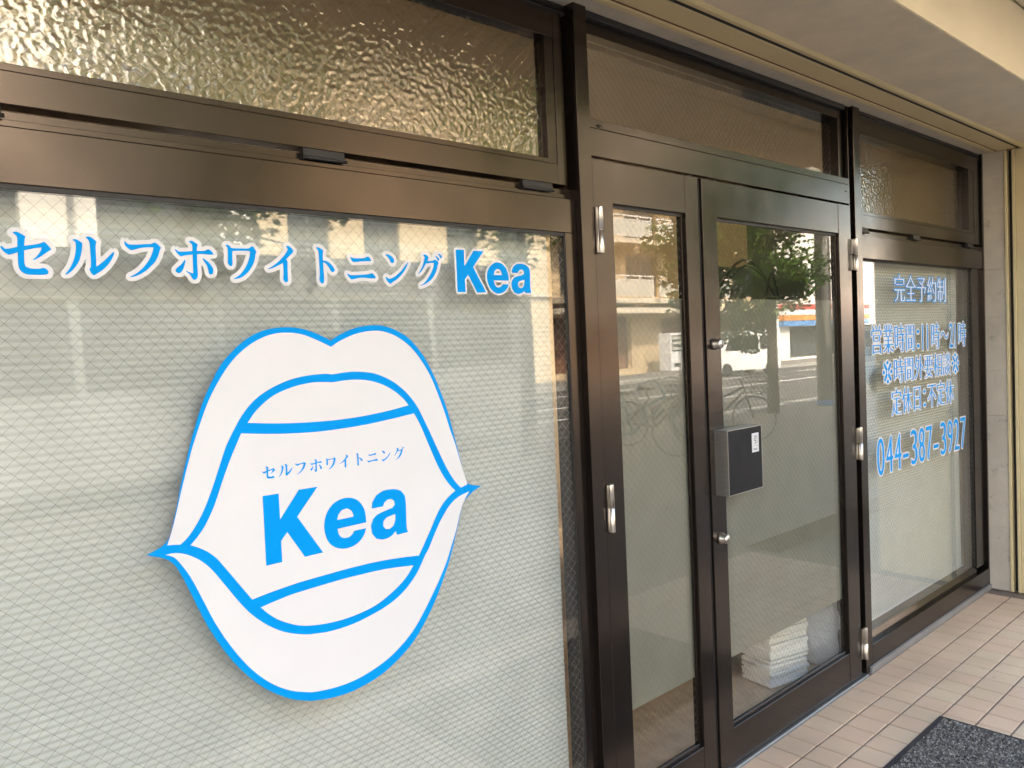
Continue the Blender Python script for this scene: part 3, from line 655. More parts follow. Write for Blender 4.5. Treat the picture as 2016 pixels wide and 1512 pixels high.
WH = {
'upper_lip': [(651.1,682.9),(671.7,669.7),(703.5,656.2),(735.2,651.1),(759,653.8),(782.9,664.1),(806.7,682.4),(827.3,707.8),(846.3,739.5),(862.2,777.6),(874.9,812.5),(886,847.5),(892.8,866),(900.3,890.2),(909.4,921.9),(919.8,953.3),(906.7,959.7),(894,945.7),(878.1,919.5),(862.2,886.2),(852,864),(838.4,834.8),(822.5,803),(806.7,780.8),(787.6,761.7),(763.8,745.9),(735.2,735),(703.5,731.6),(679.7,732.9),(655,736.7),(641,735.9),(615.7,737.9),(584,743.5),(552.2,754.6),(520.5,772),(496.7,791.1),(476,817.3),(461.7,842.7),(450,866),(441.9,885.4),(427.6,929.8),(414.9,967.9),(400.6,1004.4),(383.2,1037.8),(367.3,1060),(354.6,1071.9),(340.3,1072.4),(328.9,1074),(337.6,1045.7),(345.6,1015.6),(354.8,974.3),(366,928.3),(375.4,891.7),(383.6,864),(398.3,820.5),(412.5,784),(431.6,747.5),(453.8,714.1),(477.6,689.5),(504.6,670.5),(533.2,658.6),(560.2,654.9),(591.9,657.8),(623.7,669.7)],
'upper_gum': [(487.1,832.4),(504.6,807.8),(528.4,785.6),(552.2,771.3),(584,759.4),(615.7,753),(641.1,752.2),(655,752.5),(679.7,748.7),(703.5,747.5),(728.9,749.8),(754.3,757.8),(776.5,770.5),(792.4,784),(803.8,797.8),(767,807.8),(719.4,818.1),(679.7,824.4),(645,828.4),(599.8,831.6),(552.2,833.5),(515,833.2)],
'teeth': [(474.4,853.3),(512.5,854.1),(552.2,854.1),(599.8,851.9),(640,848.3),(679.7,842.7),(719.4,836),(767,825.6),(814.6,813.8),(827.3,837.9),(838.5,864),(849.5,890.2),(862.2,918.7),(874.9,941),(886,956),(895.9,965.6),(882.9,977.5),(870.2,993.3),(859,1014),(846.3,1044),(833.7,1072.7),(824.1,1093.5),(790.5,1097.4),(748.1,1104.3),(705.8,1113.9),(663.5,1124.9),(600,1143),(575.1,1150.9),(532.8,1165.7),(496.2,1180.1),(475.7,1156.2),(452.4,1128.7),(431.2,1104.3),(420,1094),(407,1085.4),(391.1,1078.3),(374.9,1073.5),(391.1,1053.7),(407,1028.3),(422.9,991.7),(438.7,944.1),(453,904.4)],
'lower_gum': [(512.7,1195.8),(543.4,1182.6),(575.1,1169.9),(600,1162.1),(663.5,1142.9),(705.8,1131.9),(758.7,1120.2),(813.3,1112.8),(796.8,1139.3),(769.3,1167.8),(737.6,1192.2),(695.2,1212.3),(652.9,1225),(614.8,1230.9),(585.7,1230.7),(554,1222.2),(532.8,1211.2)],
'lower_lip': [(325.4,1092.1),(338.1,1089.5),(352.9,1088.9),(374.1,1093.8),(397.4,1105.4),(418.5,1123.4),(448.1,1158.3),(469.3,1183.7),(494.7,1209.1),(522.2,1228.1),(549.7,1240.8),(575.1,1246.8),(602.6,1248.7),(621.2,1247.2),(652.9,1241.9),(695.2,1228.1),(737.6,1207),(769.3,1186.9),(796.8,1161.5),(820.1,1128.7),(836,1094),(844.8,1077.5),(857.5,1045.7),(870.2,1018.7),(886,993.3),(901.9,978.3),(923.7,967.1),(914.6,982.2),(906.2,1006),(897.7,1042.5),(887.6,1076),(877.2,1109.6),(860.3,1149.8),(837,1198.5),(811.6,1243),(779.9,1281),(748.1,1308.6),(705.8,1335),(663.5,1352),(621.2,1361.5),(600.5,1362.1),(570.9,1358.9),(539.2,1347.7),(507.4,1327.6),(475.7,1298),(443.9,1257.8),(418.5,1217.6),(395.2,1173),(374.1,1135),(355,1109.6),(342.3,1097.4)]}
logo = tag(empty('lip_logo_sign', (-0.85, GY, 0.8)), 'white smiling lips sign outlined in blue with Kea between the teeth', 'sign')
TH = .0006
m = MB().merge(fill_mesh([smooth([atY(p, GY) for p in OUT], 42, 4)], GY-TH, TH)); own(m.build('outline', 'vinyl_blue'), logo)
for nm, pts in WH.items():
    m = MB().merge(fill_mesh([smooth([atY(p, GY) for p in pts], 42, 4)], GY-2*TH-.0001, TH)); own(m.build(nm, 'vinyl_white'), logo)
R6 = (500, 860, 5.8156)
LK = [
 [[(95,678),(278,648),(295,945),(508,606),(722,570),(490,915),(787,1322),(580,1372),(377,1088),(307,1190),(319,1432),(137,1475)]],
 [[(1080,697),(1160,712),(1225,770),(1265,850),(1282,978),(952,1052),(965,1110),(995,1148),(1035,1158),(1090,1145),(1125,1110),(1145,1075),(1278,1045),(1260,1110),(1210,1190),(1120,1255),(1010,1280),(910,1255),(840,1185),(803,1070),(805,960),(840,850),(910,760),(1000,710)],[(948,952),(960,890),(1000,838),(1060,818),(1105,840),(1130,880),(1135,912)]],
 [[(1345,820),(1350,750),(1395,670),(1480,615),(1600,598),(1675,615),(1720,670),(1732,740),(1738,900),(1745,1040),(1760,1088),(1632,1120),(1620,1075),(1560,1140),(1470,1175),(1400,1165),(1350,1110),(1335,1020),(1360,940),(1410,890),(1500,845),(1580,812),(1608,775),(1600,730),(1565,710),(1520,720),(1485,755),(1475,795)],[(1615,882),(1612,960),(1590,1020),(1550,1052),(1505,1055),(1475,1020),(1478,965),(1520,920)]]]
for polys in LK:
    lp = [smooth(Z(p, *R6), 30, 4) for p in polys]
    own(MB().merge(fill_mesh(lp, GY-3*TH-.0002, TH)).build('roman_letter', 'vinyl_blue'), logo)
hx = [p[0] for lps in katas for lp in lps for p in lp]; hz = [p[1] for lps in katas for lp in lps for p in lp]
sx0, sx1 = atY((515.5, 932), GY)[0], atY((794.5, 880), GY)[0]; sk = (sx1-sx0)/(max(hx)-min(hx)); sz0 = atY((531, 944), GY)[1]
for lps in katas:
    lp = [[(sx0+(p[0]-min(hx))*sk, sz0+(p[1]-min(hz))*sk*.96) for p in q] for q in lps]
    own(MB().merge(fill_mesh(lp, GY-3*TH-.0002, TH)).build('katakana_letter', 'vinyl_blue'), logo)
# ---- opening hours: brush-serif feel made from the built-in glyphs (thin horizontals, strong verticals)
def glyph_loops(ch):
    cu = bpy.data.curves.new('g', 'FONT'); cu.body = ch; cu.resolution_u = 6; o = bpy.data.objects.new('g', cu); COL.objects.link(o)
    dg = bpy.context.evaluated_depsgraph_get(); me = bpy.data.meshes.new_from_object(o.evaluated_get(dg)); bpy.data.objects.remove(o); bpy.data.curves.remove(cu)
    t = bmesh.new(); t.from_mesh(me); bpy.data.meshes.remove(me); bmesh.ops.remove_doubles(t, verts=list(t.verts), dist=1e-5)
    nx = {}
    for e in t.edges:
        if len(e.link_faces) == 1:
            f = e.link_faces[0]
            for lpp in f.loops:
                if lpp.edge == e: nx.setdefault(lpp.vert.index, []).append(lpp.link_loop_next.vert.index)
    co = {v.index: (v.co.x, v.co.y) for v in t.verts}; t.free(); loops = []
    while nx:
        k0 = next(iter(nx)); k = k0; lp = []
        while k in nx:
            lp.append(co[k]); q = nx[k].pop()
            if not nx[k]: del nx[k]
            k = q
        loops.append(lp)
    return loops
GC = {}
def serif_glyph(ch):
    if ch in GC: return GC[ch]
    L = glyph_loops(ch); res = 1/150.0; W = H = 190
    x0 = -0.12; z0 = -0.25
    A = raster(L, x0, z0, res, W, H)
    digit = ch in '0123456789-'
    E_ = A & shifted(A, 0, 2) & shifted(A, 0, -2) & shifted(A, 0, 3) if not digit else A & shifted(A, 0, 2) & shifted(A, 0, -1)
    if E_.sum() < .3*A.sum(): E_ = A
    B = E_ | shifted(E_, 1, 0) | shifted(E_, -1, 0) | shifted(E_, 2, 0)
    if not digit:            # small triangular wedge where a thin bar ends on the right
        endp = E_ & ~shifted(E_, -1, 0) & ~shifted(E_, -2, 0)
        B |= shifted(endp, -1, 1) | shifted(endp, -2, 1) | shifted(endp, -2, 2) | shifted(endp, -3, 1)
    lo = contours(B, x0, z0, res); GC[ch] = lo; return lo
hours = tag(empty('opening_hours_lettering', (2.5, GY, 1.4)), 'blue and white opening hours and phone number lettering beside the right door', 'lettering')
LINES = [('完全予約制', (1758.5, 541), (1863.5, 596), True), ('営業時間：11時～21時', (1712.5, 641), (1902, 681.5), False), ('※時間外要相談※', (1735.5, 708.5), (1889, 735), False), ('定休日：不定休', (1753.5, 767.5), (1878, 793), False), ('044-387-3927', (1724, 864), (1902.5, 880), False)]
for txt, tl_, br_, rev in LINES:
    xa, za = atY(tl_, GY); xb, zb = atY(br_, GY)
    ws = [0.5 if c in '0123456789-' else (0.55 if c == '：' else 1.0) for c in txt]
    cell = (xb-xa)/sum(ws); x = xa
    for c, w in zip(txt, ws):
        lo = serif_glyph(c)
        if lo:
            gx0 = min(p[0] for l in lo for p in l); gx1 = max(p[0] for l in lo for p in l)
            num = c in '0123456789-'
            if num:
                W_, H_ = (cell*w*0.80, (za-zb)); g0, gw = gx0, max(gx1-gx0, .3); zb0, zs = 0.0, 0.70
            elif c == '：': W_, H_ = cell*w*.45, (za-zb)*1.0; g0, gw = gx0, gx1-gx0; zb0, zs = -.09, 0.92
            else: W_, H_ = cell*w*.96, (za-zb); g0, gw = 0.02, 0.96; zb0, zs = -.09, 0.92
            if c == '1': W_ *= .62
            if c == '※': g0, gw = gx0, gx1-gx0; zlo = min(p[1] for l in lo for p in l); zb0, zs = zlo-.03, max(p[1] for l in lo for p in l)-zlo+.06; W_ = cell*.88
            loops = [[(x+(cell*w-W_)/2+(p[0]-g0)/gw*W_, zb+(p[1]-zb0)/zs*H_) for p in l] for l in lo]
            own(letter('character', None, loops, GY, 0.0078 if not rev else 0.0058, ('vinyl_blue', 'vinyl_white') if rev else ('vinyl_white', 'vinyl_blue'), res=0.0009), hours)
        x += cell*w
# pull label lettering
def put_text(txt, x0, x1, z0, z1, y, name, mat, parent):
    L = [[]]; xo = 0; loops = []
    for ch in txt:
        g = glyph_loops(ch); mx = max(p[0] for l in g for p in l)
        loops += [[(p[0]+xo, p[1]) for p in l] for l in g]; xo += mx+.06
    a = [p for l in loops for p in l]; mnx, mxx, mnz, mxz = min(p[0] for p in a), max(p[0] for p in a), min(p[1] for p in a), max(p[1] for p in a)
    lp = [[(x0+(p[0]-mnx)/(mxx-mnx)*(x1-x0), z0+(p[1]-mnz)/(mxz-mnz)*(z1-z0)) for p in l] for l in loops]
    return MB().merge(fill_mesh(lp, y, .0003)).build(name, mat, parent)
put_text('引', 0.809, 0.830, 1.162, 1.192, pyf-.0008, 'pull_lettering', 'black', dr)
put_text('PULL', 0.806, 0.832, 1.1385, 1.1465, pyf-.0008, 'pull_lettering', 'black', dr)

# ================================================================== SHADES, MAT, THINGS INSIDE
def shade(x0, x1, z0, z1, yc, label):
    pitch, amp = 0.0141, 0.0012; n = int((z1-z0)/pitch)*2
    V = []; F = []; nx = 24
    for j in range(n+1):
        for i in range(nx+1):
            f = i/nx; wob = .0008*math.sin(f*5+j*.05)
            V.append((x0+(x1-x0)*f+(random.uniform(-.0006, .0006) if i in (0, nx) else 0), yc+(amp if j % 2 else -amp)+wob, z0+j*pitch/2+.0006*math.sin(j*.5+f*4)))
    for j in range(n):
        for i in range(nx):
            a = j*(nx+1)+i; F.append((a, a+1, a+nx+2, a+nx+1))
    r = tag(empty('pleated_shade', ((x0+x1)/2, yc, z0)), label, 'shade')
    me = bpy.data.meshes.new('fabric'); me.from_pydata(V, [], F); own(link('fabric', me, None, ('shade',)), r)
    own(boxo('bottom_bar', 'whitemetal', None, x0, x1, yc-.009, yc+.009, z0-.014, z0-.002, .002), r)
    own(boxo('head_rail', 'whitemetal', None, x0, x1, yc-.012, yc+.012, z1+.001, z1+.03, .002), r)
    return r
shade(-2.28, -0.0535, 0.195, 1.905, 0.096, 'white pleated shade lowered behind the lips sign')
shade(1.858, 3.262, 0.165, 1.905, 0.096, 'white pleated shade lowered behind the opening hours')
mx0, mx1, my0, my1 = 0.10, 1.5735, -1.25, -0.3795
mat = tag(empty('door_mat', ((mx0+mx1)/2, (my0+my1)/2, 0)), 'grey looped door mat with black rubber edge on the tiles', 'mat')
own(MB().prism([(mx0, my0), (mx1, my0), (mx1, my1), (mx0, my1)], 'z', 0.0008, 0.0065, 0.002).build('rubber_base', 'matrubber'), mat)
V = []; F = []; CO = []
rs = random.Random(3); step = 0.0066; iy = 0
y = my0+.024
while y < my1-.022:
    x = mx0+.024
    dense = 1
    while x < mx1-.022:
        if x > 0.75 or rs.random() < .22:
            cx, cy = x+rs.uniform(-.003, .003), y+rs.uniform(-.003, .003); a = rs.uniform(0, PI); L = rs.uniform(.0042, .0072); wd = rs.uniform(.0022, .0034); h = rs.uniform(.0085, .0140)
            dx, dy = math.cos(a)*L, math.sin(a)*L; qx, qy = -math.sin(a)*wd, math.cos(a)*wd; i = len(V)
            V += [(cx-dx, cy-dy, .0062), (cx+dx, cy+dy, .0062), (cx-qx, cy-qy, .0075), (cx+qx, cy+qy, .0075), (cx-dx*.45+rs.uniform(-.001, .001), cy-dy*.45, h), (cx+dx*.45, cy+dy*.45+rs.uniform(-.001, .001), h*rs.uniform(.85, 1.05))]
            F += [(i, i+2, i+4), (i+2, i+5, i+4), (i+2, i+1, i+5), (i+1, i+3, i+5), (i+3, i+4, i+5), (i+3, i, i+4)]
            CO += [min(1, max(0, rs.gauss(.45, .26)))]*6
        x += step
    y += step*.9; iy += 1
me = bpy.data.meshes.new('loop_pile'); me.from_pydata(V, [], F)
ca = me.color_attributes.new('shade', 'FLOAT_COLOR', 'POINT')
ca.data.foreach_set('color', np.repeat(np.array(CO), 4))
own(tag(link('loop_pile', me, None, ('pile',)), kind='stuff'), mat)
# leaf litter bit on the mat
lf = MB(); lx, ly = atZ((1870, 1423), 0.013); lf.prism([(lx-.006, ly-.002), (lx, ly-.005), (lx+.007, ly), (lx+.001, ly+.004)], 'z', .0145, .0156)
tag(lf.build('dry_leaf', 'wood'), 'tiny yellow dry leaf scrap lying on the grey mat', 'leaf')
# stack of folded white paper seen under the frosted film
sx, sy = atZ((1592, 1336), 0.0)
st = tag(empty('paper_stack', (sx, sy, 0)), 'tall pile of folded white paper on the floor behind the right door', 'paper')
rr = random.Random(5); z = 0.002
for k in range(26):
    h = rr.uniform(.012, .023); dx, dy = rr.uniform(-.006, .006), rr.uniform(-.006, .006)
    b = MB().box(-.235+dx, .0+dx, -.0+dy, .17+dy, z, z+h-.0018, .003)
    for v in b.bm.verts: v.co.z += .004*math.sin(v.co.x*23+k)+.003*math.cos(v.co.y*19+k*1.7)
    o = b.build('paper_bundle', 'paper', st); z += h
st.rotation_euler = (0, 0, math.radians(-14))
# plastic wrapped bundle and cardboard sheet beside it
pb = MB(); t = bmesh.new(); bmesh.ops.create_icosphere(t, subdivisions=4, radius=1.0)
for v in t.verts:
    c = v.co.copy(); p = 3.0; s = 1/((abs(c.x)**p+abs(c.y)**p+abs(c.z)**p)**(1/p)); n_ = 1+.05*math.sin(c.x*9+c.z*7)+.04*math.sin(c.y*14-c.z*11)
    v.co = Vector((c.x*.085*s*n_, c.y*.11*s*n_, .19+c.z*.19*s))
for f in t.faces: f.smooth = True
pb.merge(t); bagx, bagy = atZ((1628, 1322), 0.0)
bag = pb.build('plastic_bag', 'bag'); bag.location = (bagx+.075, bagy+.05, 0); bag.rotation_euler = (0, 0, .3)
tag(bag, 'crumpled white plastic wrapped bundle against the paper pile', 'bag')
cb = MB().box(-.005, .005, -.22, .22, 0.001, .46, .001); cb.box(.0055, .011, -.2, .2, 0.001, .43, .001)
c_ = cb.build('cardboard_sheet', 'card'); c_.location = (bagx+.22, bagy+.10, 0); c_.rotation_euler = (0, .09, -.35); tag(c_, 'flattened brown cardboard leaning behind the right door stile', 'cardboard')
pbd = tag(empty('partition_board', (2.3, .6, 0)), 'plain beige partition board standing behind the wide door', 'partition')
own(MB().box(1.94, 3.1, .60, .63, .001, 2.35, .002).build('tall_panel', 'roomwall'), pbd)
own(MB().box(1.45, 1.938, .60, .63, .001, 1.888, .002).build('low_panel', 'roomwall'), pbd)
# bendy lamp seen over the film
lampx = 1.50
lm = tag(empty('bendy_lamp', (lampx, 0.42, 0)), 'black lamp with thin curved arms behind the right door', 'lamp')
def arc(p, q, h, n=10): return [Vector(p).lerp(Vector(q), i/n)+Vector((0, 0, h*math.sin(PI*i/n))) for i in range(n+1)]
own(MB().tube([(lampx+.36, .42, .02), (lampx+.36, .42, 1.70)], .011, 10).build('post', 'bikeblack'), lm)
own(MB().lathe([(.0, 0), (.14, 0), (.14, .015), (.03, .03), (.012, .04)], (lampx+.36, .42, .001), seg=24).build('base', 'bikeblack'), lm)
own(MB().box(lampx+.30, lampx+.41, .39, .45, 1.68, 1.73, .008).build('joint', 'bikeblack'), lm)
for k, (q, h) in enumerate((((lampx-.42, .30, 1.62), .20), ((lampx-.36, .36, 1.60), .24), ((lampx+.02, .30, 1.66), .16))):
    own(MB().tube(arc((lampx+.36, .42, 1.70), q, h), .0065, 8).build('arm', 'bikeblack'), lm)
# small white carton standing on the header inside the transom
bx = MB().prism([(1.50, 2.209), (1.70, 2.209), (1.70, 2.262), (1.62, 2.268), (1.50, 2.224)], 'y', .110, .17, .002).build('paper_carton', 'paper')
tag(bx, 'small folded white paper carton on the ledge behind the transom light', 'carton')
boxo('transom_ledge', BZ, front, 0.0547, 1.734, .1105, .18, 2.19, 2.2075)
stp = tag(empty('step_box', (1.35, 1.0, 0)), 'low pale wooden step box on the floor inside the doors', 'step')
own(MB().box(.95, 1.75, .95, 1.4, .001, .20, .004).build('lower_step', 'wood'), stp); own(MB().box(1.3, 1.75, 1.0, 1.4, .201, .40, .004).build('upper_step', 'wood'), stp)

# ================================================================== THE STREET BEHIND THE CAMERA (seen in the glass)
def wheel_part(parent, x, y, r, w, name='wheel'):
    o = empty(name); o.parent = parent; o.location = (x, y, r)
    t = MB().lathe([(r*.62, -w/2), (r*.9, -w/2), (r, -w/2+.02), (r, w/2-.02), (r*.9, w/2), (r*.62, w/2)], (0, 0, 0), 'y', 28).build('tyre', 'tyre', o)
    MB().lathe([(0, -w/2+.02), (r*.2, -w/2+.015), (r*.5, -w/2+.03), (r*.62, -w/2+.005), (r*.62, w/2-.005), (r*.5, w/2-.03), (r*.2, w/2-.015), (0, w/2-.02)], (0, 0, 0), 'y', 20).build('rim', 'alu', o)
    return o
def vehicle(name, label, cat, loc, rz, prof, width, paint, wins, wheels, wr):
    v = tag(empty(name, loc, rz), label, cat)
    b = MB(); t = bmesh.new(); ns = 5; rows = []
    ztop = max(p[1] for p in prof)
    for s in range(ns):
        yv = -width/2+width*s/(ns-1); row = []
        edge = s in (0, ns-1)
        for (x, z) in prof:
            tum = max(0, (z-ztop*.52)/(ztop*.48))*0.10 if edge else 0
            row.append(t.verts.new((x*(1 if not edge else .985), yv*(1-tum), z if not edge else z-(.03 if z > .5 else 0))))
        rows.append(row)
    n = len(prof)
    for s in range(ns-1):
        for i in range(n): f = t.faces.new([rows[s][i], rows[s][(i+1) % n], rows[s+1][(i+1) % n], rows[s+1][i]]); f.smooth = True
    t.faces.new(rows[0]); t.faces.new(rows[-1][::-1]); bmesh.ops.recalc_face_normals(t, faces=list(t.faces)); b.merge(t)
    b.build('body', paint, v)
    for pts in wins:
        for s in (-1, 1):
            t2 = bmesh.new(); vs = []
            for (x, z) in pts:
                tum = max(0, (z-ztop*.52)/(ztop*.48))*0.10; vs.append(t2.verts.new((x, s*(width/2*(1-tum)+.006), z)))
            t2.faces.new(vs); r = bmesh.ops.extrude_face_region(t2, geom=list(t2.faces)); 
            for g in r['geom']:
                if isinstance(g, bmesh.types.BMVert): g.co.y -= s*.03
            bmesh.ops.recalc_face_normals(t2, faces=list(t2.faces)); MB().merge(t2).build('window', 'carglass', v)
    for wx in wheels:
        for s in (-1, 1): wheel_part(v, wx, s*(width/2-.09), wr, .19)
    return v
# silver bus waiting at the near kerb, mirrored across the large window
vp = [(-5.2, .34), (-5.28, 1.2), (-5.22, 2.85), (-5.02, 3.02), (.0, 3.06), (4.9, 3.04), (5.14, 2.85), (5.26, 1.3), (5.2, .34)]
v1 = vehicle('city_bus', 'long silver bus standing at the near kerb, mirrored in the large window', 'bus', (2.45, -9.25, GZ), 0, vp, 2.46, 'carsilver', [[(-4.9+1.62*k, 1.45), (-3.4+1.62*k, 1.45), (-3.4+1.62*k, 2.45), (-4.9+1.62*k, 2.45)] for k in range(6)], (-3.2, 3.0), .48)
boxo('windscreen', 'carglass', v1, 5.13, 5.235, -1.0, 1.0, 1.35, 2.6, .02)
for sgn in (-1, 1): boxo('headlight', 'lampglass', v1, 5.16, 5.29, sgn*.85-.16, sgn*.85+.16, .62, .82, .02)
# white box van across the road
vq = [(-1.68, .25), (-1.70, .9), (-1.66, 1.75), (-1.55, 1.88), (.75, 1.90), (1.05, 1.84), (1.42, 1.12), (1.66, .98), (1.70, .40), (1.62, .25)]
v2 = vehicle('delivery_van', 'small white van parked at the far kerb by the tan flats', 'van', (29.0, -17.4, GZ), math.radians(200), vq, 1.48, 'carwhite', [[(-1.5, 1.1), (-.62, 1.1), (-.62, 1.68), (-1.45, 1.68)], [(-.52, 1.1), (.3, 1.1), (.3, 1.68), (-.52, 1.68)], [(.38, 1.1), (1.2, 1.1), (.95, 1.62), (.38, 1.68)]], (-1.1, 1.15), .28)
MB().prism([(1.06, 1.80), (1.40, 1.15), (1.43, 1.16), (1.09, 1.83)], 'y', -.60, .60).build('windscreen', 'carglass', v2)
for s in (-1, 1): boxo('headlight', 'lampglass', v2, 1.58, 1.705, s*.52-.13, s*.52+.13, .68, .92, .02)
vs_ = [(-2.1, .28), (-2.15, .75), (-2.0, 1.0), (-1.2, 1.42), (.35, 1.46), (1.1, 1.02), (2.0, .82), (2.1, .45), (2.0, .26)]
v3 = vehicle('parked_car', 'blue car parked on the forecourt beyond the street trees', 'car', (18.4, -5.2, -0.03), math.radians(100), vs_, 1.68, 'carblue', [[(-1.5, .98), (-.5, .98), (-.5, 1.36), (-1.1, 1.34)], [(-.42, .98), (.85, .98), (.35, 1.38), (-.42, 1.38)]], (-1.3, 1.3), .31)
# street trees
def tree(loc, h, crown_z, cr, nleaf, seed, label):
    r = random.Random(seed); t = tag(empty('street_tree', loc), label, 'tree')
    tr = MB(); tr.tube([(0, 0, 0), (.02, .01, h*.3), (-.03, .02, h*.55), (.02, -.02, h*.9)], .10, 10, taper=[1.25, .9, .65, .2])
    tips = []
    for k in range(16):
        a = r.uniform(0, 2*PI); z0 = r.uniform(crown_z*.85, h*.8); l = cr*r.uniform(.6, 1.0)
        p0 = Vector((0, 0, z0)); p1 = p0+Vector((math.cos(a)*l*.5, math.sin(a)*l*.5, l*.28)); p2 = p0+Vector((math.cos(a)*l, math.sin(a)*l, l*r.uniform(.1, .6)))
        tr.tube([p0, p1, p2], .028, 6, taper=[1, .7, .3]); tips += [p1, p2, (p1+p2)/2, p0.lerp(p1, .5)]
    tr.build('trunk', 'bark', t)
    V = []; F = []; C = []
    cl = []
    for k in range(75):
        b = r.choice(tips); cl.append((b+Vector((r.gauss(0, .25), r.gauss(0, .25), r.gauss(.1, .3))), r.uniform(.22, .5), r.uniform(.1, .9)))
    for k in range(nleaf):
        c, s, sh = r.choice(cl); d = Vector((r.gauss(0, 1), r.gauss(0, 1), r.gauss(0, .8))).normalized()*s*r.uniform(.3, 1)**.5
        p = c+d; sz = r.uniform(.035, .07); u = Vector((r.gauss(0, 1), r.gauss(0, 1), r.gauss(0, .5))).normalized(); w = u.cross(Vector((r.gauss(0, 1), r.gauss(0, 1), r.gauss(0, 1)))).normalized()
        i = len(V); V += [tuple(p-u*sz), tuple(p+w*sz*.62), tuple(p+u*sz), tuple(p-w*sz*.62)]; F.append((i, i+1, i+2, i+3)); C += [min(1, max(0, sh+r.gauss(0, .15)))]*4
    me = bpy.data.meshes.new('crown'); me.from_pydata(V, [], F); ca = me.color_attributes.new('shade', 'FLOAT_COLOR', 'POINT'); ca.data.foreach_set('color', np.repeat(np.array(C), 4))
    link('crown', me, t, ('leaf',)); return t
tree((1.5, -6.7, -.03), 6.0, 2.9, 1.5, 6500, 11, 'leafy street tree on the kerb in front of the silver bus')
tree((6.2, -6.7, -.03), 6.4, 3.2, 1.0, 5500, 12, 'slim leafy street tree beside the parked bicycles')
tree((10.35, -6.6, -.03), 6.0, 2.4, 0.92, 11000, 13, 'bushy street tree reflected in the narrow door')
tree((12.95, -6.7, -.03), 6.0, 1.7, 1.05, 11000, 14, 'broad street tree with foliage almost to the ground, mirrored in the wide door')
# utility pole
up = tag(empty('utility_pole', (14.75, -6.5, -.03)), 'thick grey concrete utility pole on the kerb by the blue car', 'pole')
MB().tube([(0, 0, 0), (0, 0, 11)], .165, 20, taper=[1, .75]).build('shaft', 'pole', up)
for z in (8.6, 9.6): boxo('crossarm', 'alu', up, -.05, .05, -.9, .9, z, z+.09)
MB().lathe([(.172, .02), (.176, .03), (.176, .11), (.172, .12)], (0, 0, 0), seg=20).build('pole_band', 'signblue', up)
# bicycles
def bicycle(loc, rz, paint, label):
    b = tag(empty('bicycle', loc, rz), label, 'bicycle', None)
    for x in (-.53, .53):
        w = MB(); w.tube([(x+.33*math.cos(2*PI*k/24), 0, .34+.33*math.sin(2*PI*k/24)) for k in range(25)], .014, 6); 
        for k in range(14): w.tube([(x, 0, .34), (x+.32*math.cos(2*PI*k/14), 0, .34+.32*math.sin(2*PI*k/14))], .0016, 3)
        w.build('wheel', 'tyre', b)
    f = MB()
    for p, q in (((-.53, 0, .34), (-.08, 0, .30)), ((-.08, 0, .30), (-.2, 0, .82)), ((-.53, 0, .34), (-.17, 0, .70)), ((-.08, 0, .30), (.36, 0, .72)), ((-.15, 0, .55), (.36, 0, .80)), ((.33, 0, .95), (.53, 0, .34))): f.tube([p, q], .017, 8)
    f.build('frame', paint, b)
    MB().tube([(.18, -.27, 1.02), (.28, -.22, 1.04), (.33, 0, .98), (.28, .22, 1.04), (.18, .27, 1.02)], .012, 8).build('handlebar', 'alu', b)
    MB().prism([(-.33, .83), (-.10, .84), (-.08, .87), (-.32, .90)], 'y', -.07, .07, .01).build('saddle', 'bikeblack', b)
    k = MB()
    for z in (.72, .80, .88, .96): k.tube([(.44, -.15, z), (.70, -.17, z), (.70, .17, z), (.44, .15, z), (.44, -.15, z)], .004, 4)
    for i in range(8):
        for (x, y) in ((.44+.26*i/7, -.16), (.44+.26*i/7, .16)): k.tube([(x, y, .70), (x, y, .97)], .003, 4)
    for i in range(7): k.tube([(.71, -.16+.32*i/6, .70), (.71, -.16+.32*i/6, .97)], .003, 4)
    k.build('basket', 'bikeblack', b)
    k = MB().tube([(-.5, -.08, .95), (-.5, .08, .95)], .01, 6); k.box(-.62, -.35, -.06, .06, .70, .715); k.build('rear_rack', 'alu', b)
    return b
bicycle((6.9, -5.3, -.03), math.radians(68), 'teal', 'teal bicycle with black basket parked on the sidewalk')
bicycle((7.8, -5.6, -.03), math.radians(75), 'bikered', 'maroon bicycle with black basket parked beside the teal one')
bicycle((8.9, -5.3, -.03), math.radians(80), 'bikeblack', 'black bicycle with black basket parked nearest the bushy tree')
# opposite buildings
def win(parent, x0, x1, z0, z1, y, fr=.06):
    w = empty('window'); w.parent = parent
    boxo('pane', 'windowdark', w, x0+fr, x1-fr, y-.08, y-.04, z0+fr, z1-fr)
    b = MB(); b.box(x0, x1, y-.1, y+.03, z0, z0+fr); b.box(x0, x1, y-.1, y+.03, z1-fr, z1); b.box(x0, x0+fr, y-.1, y+.03, z0+fr, z1-fr); b.box(x1-fr, x1, y-.1, y+.03, z0+fr, z1-fr); b.box((x0+x1)/2-fr/2, (x0+x1)/2+fr/2, y-.09, y+.02, z0+fr, z1-fr)
    b.build('frame', 'alu', w)
def wall_with_holes(parent, name, mat, x0, x1, z0, z1, y0, y1, holes):
    # vertical strips between window openings so the openings are real
    b = MB(); xs = sorted({x0, x1}|{h[0] for h in holes}|{h[1] for h in holes})
    for a, c in zip(xs[:-1], xs[1:]):
        hs = sorted([(h[2], h[3]) for h in holes if h[0] <= a+1e-6 and h[1] >= c-1e-6]); z = z0
        for u, v in hs:
            if u > z: b.box(a, c, y0, y1, z, u)
            z = v
        if z < z1: b.box(a, c, y0, y1, z, z1)
    bmesh.ops.remove_doubles(b.bm, verts=list(b.bm.verts), dist=1e-4)
    return b.build(name, mat, parent)
FY = -22.0
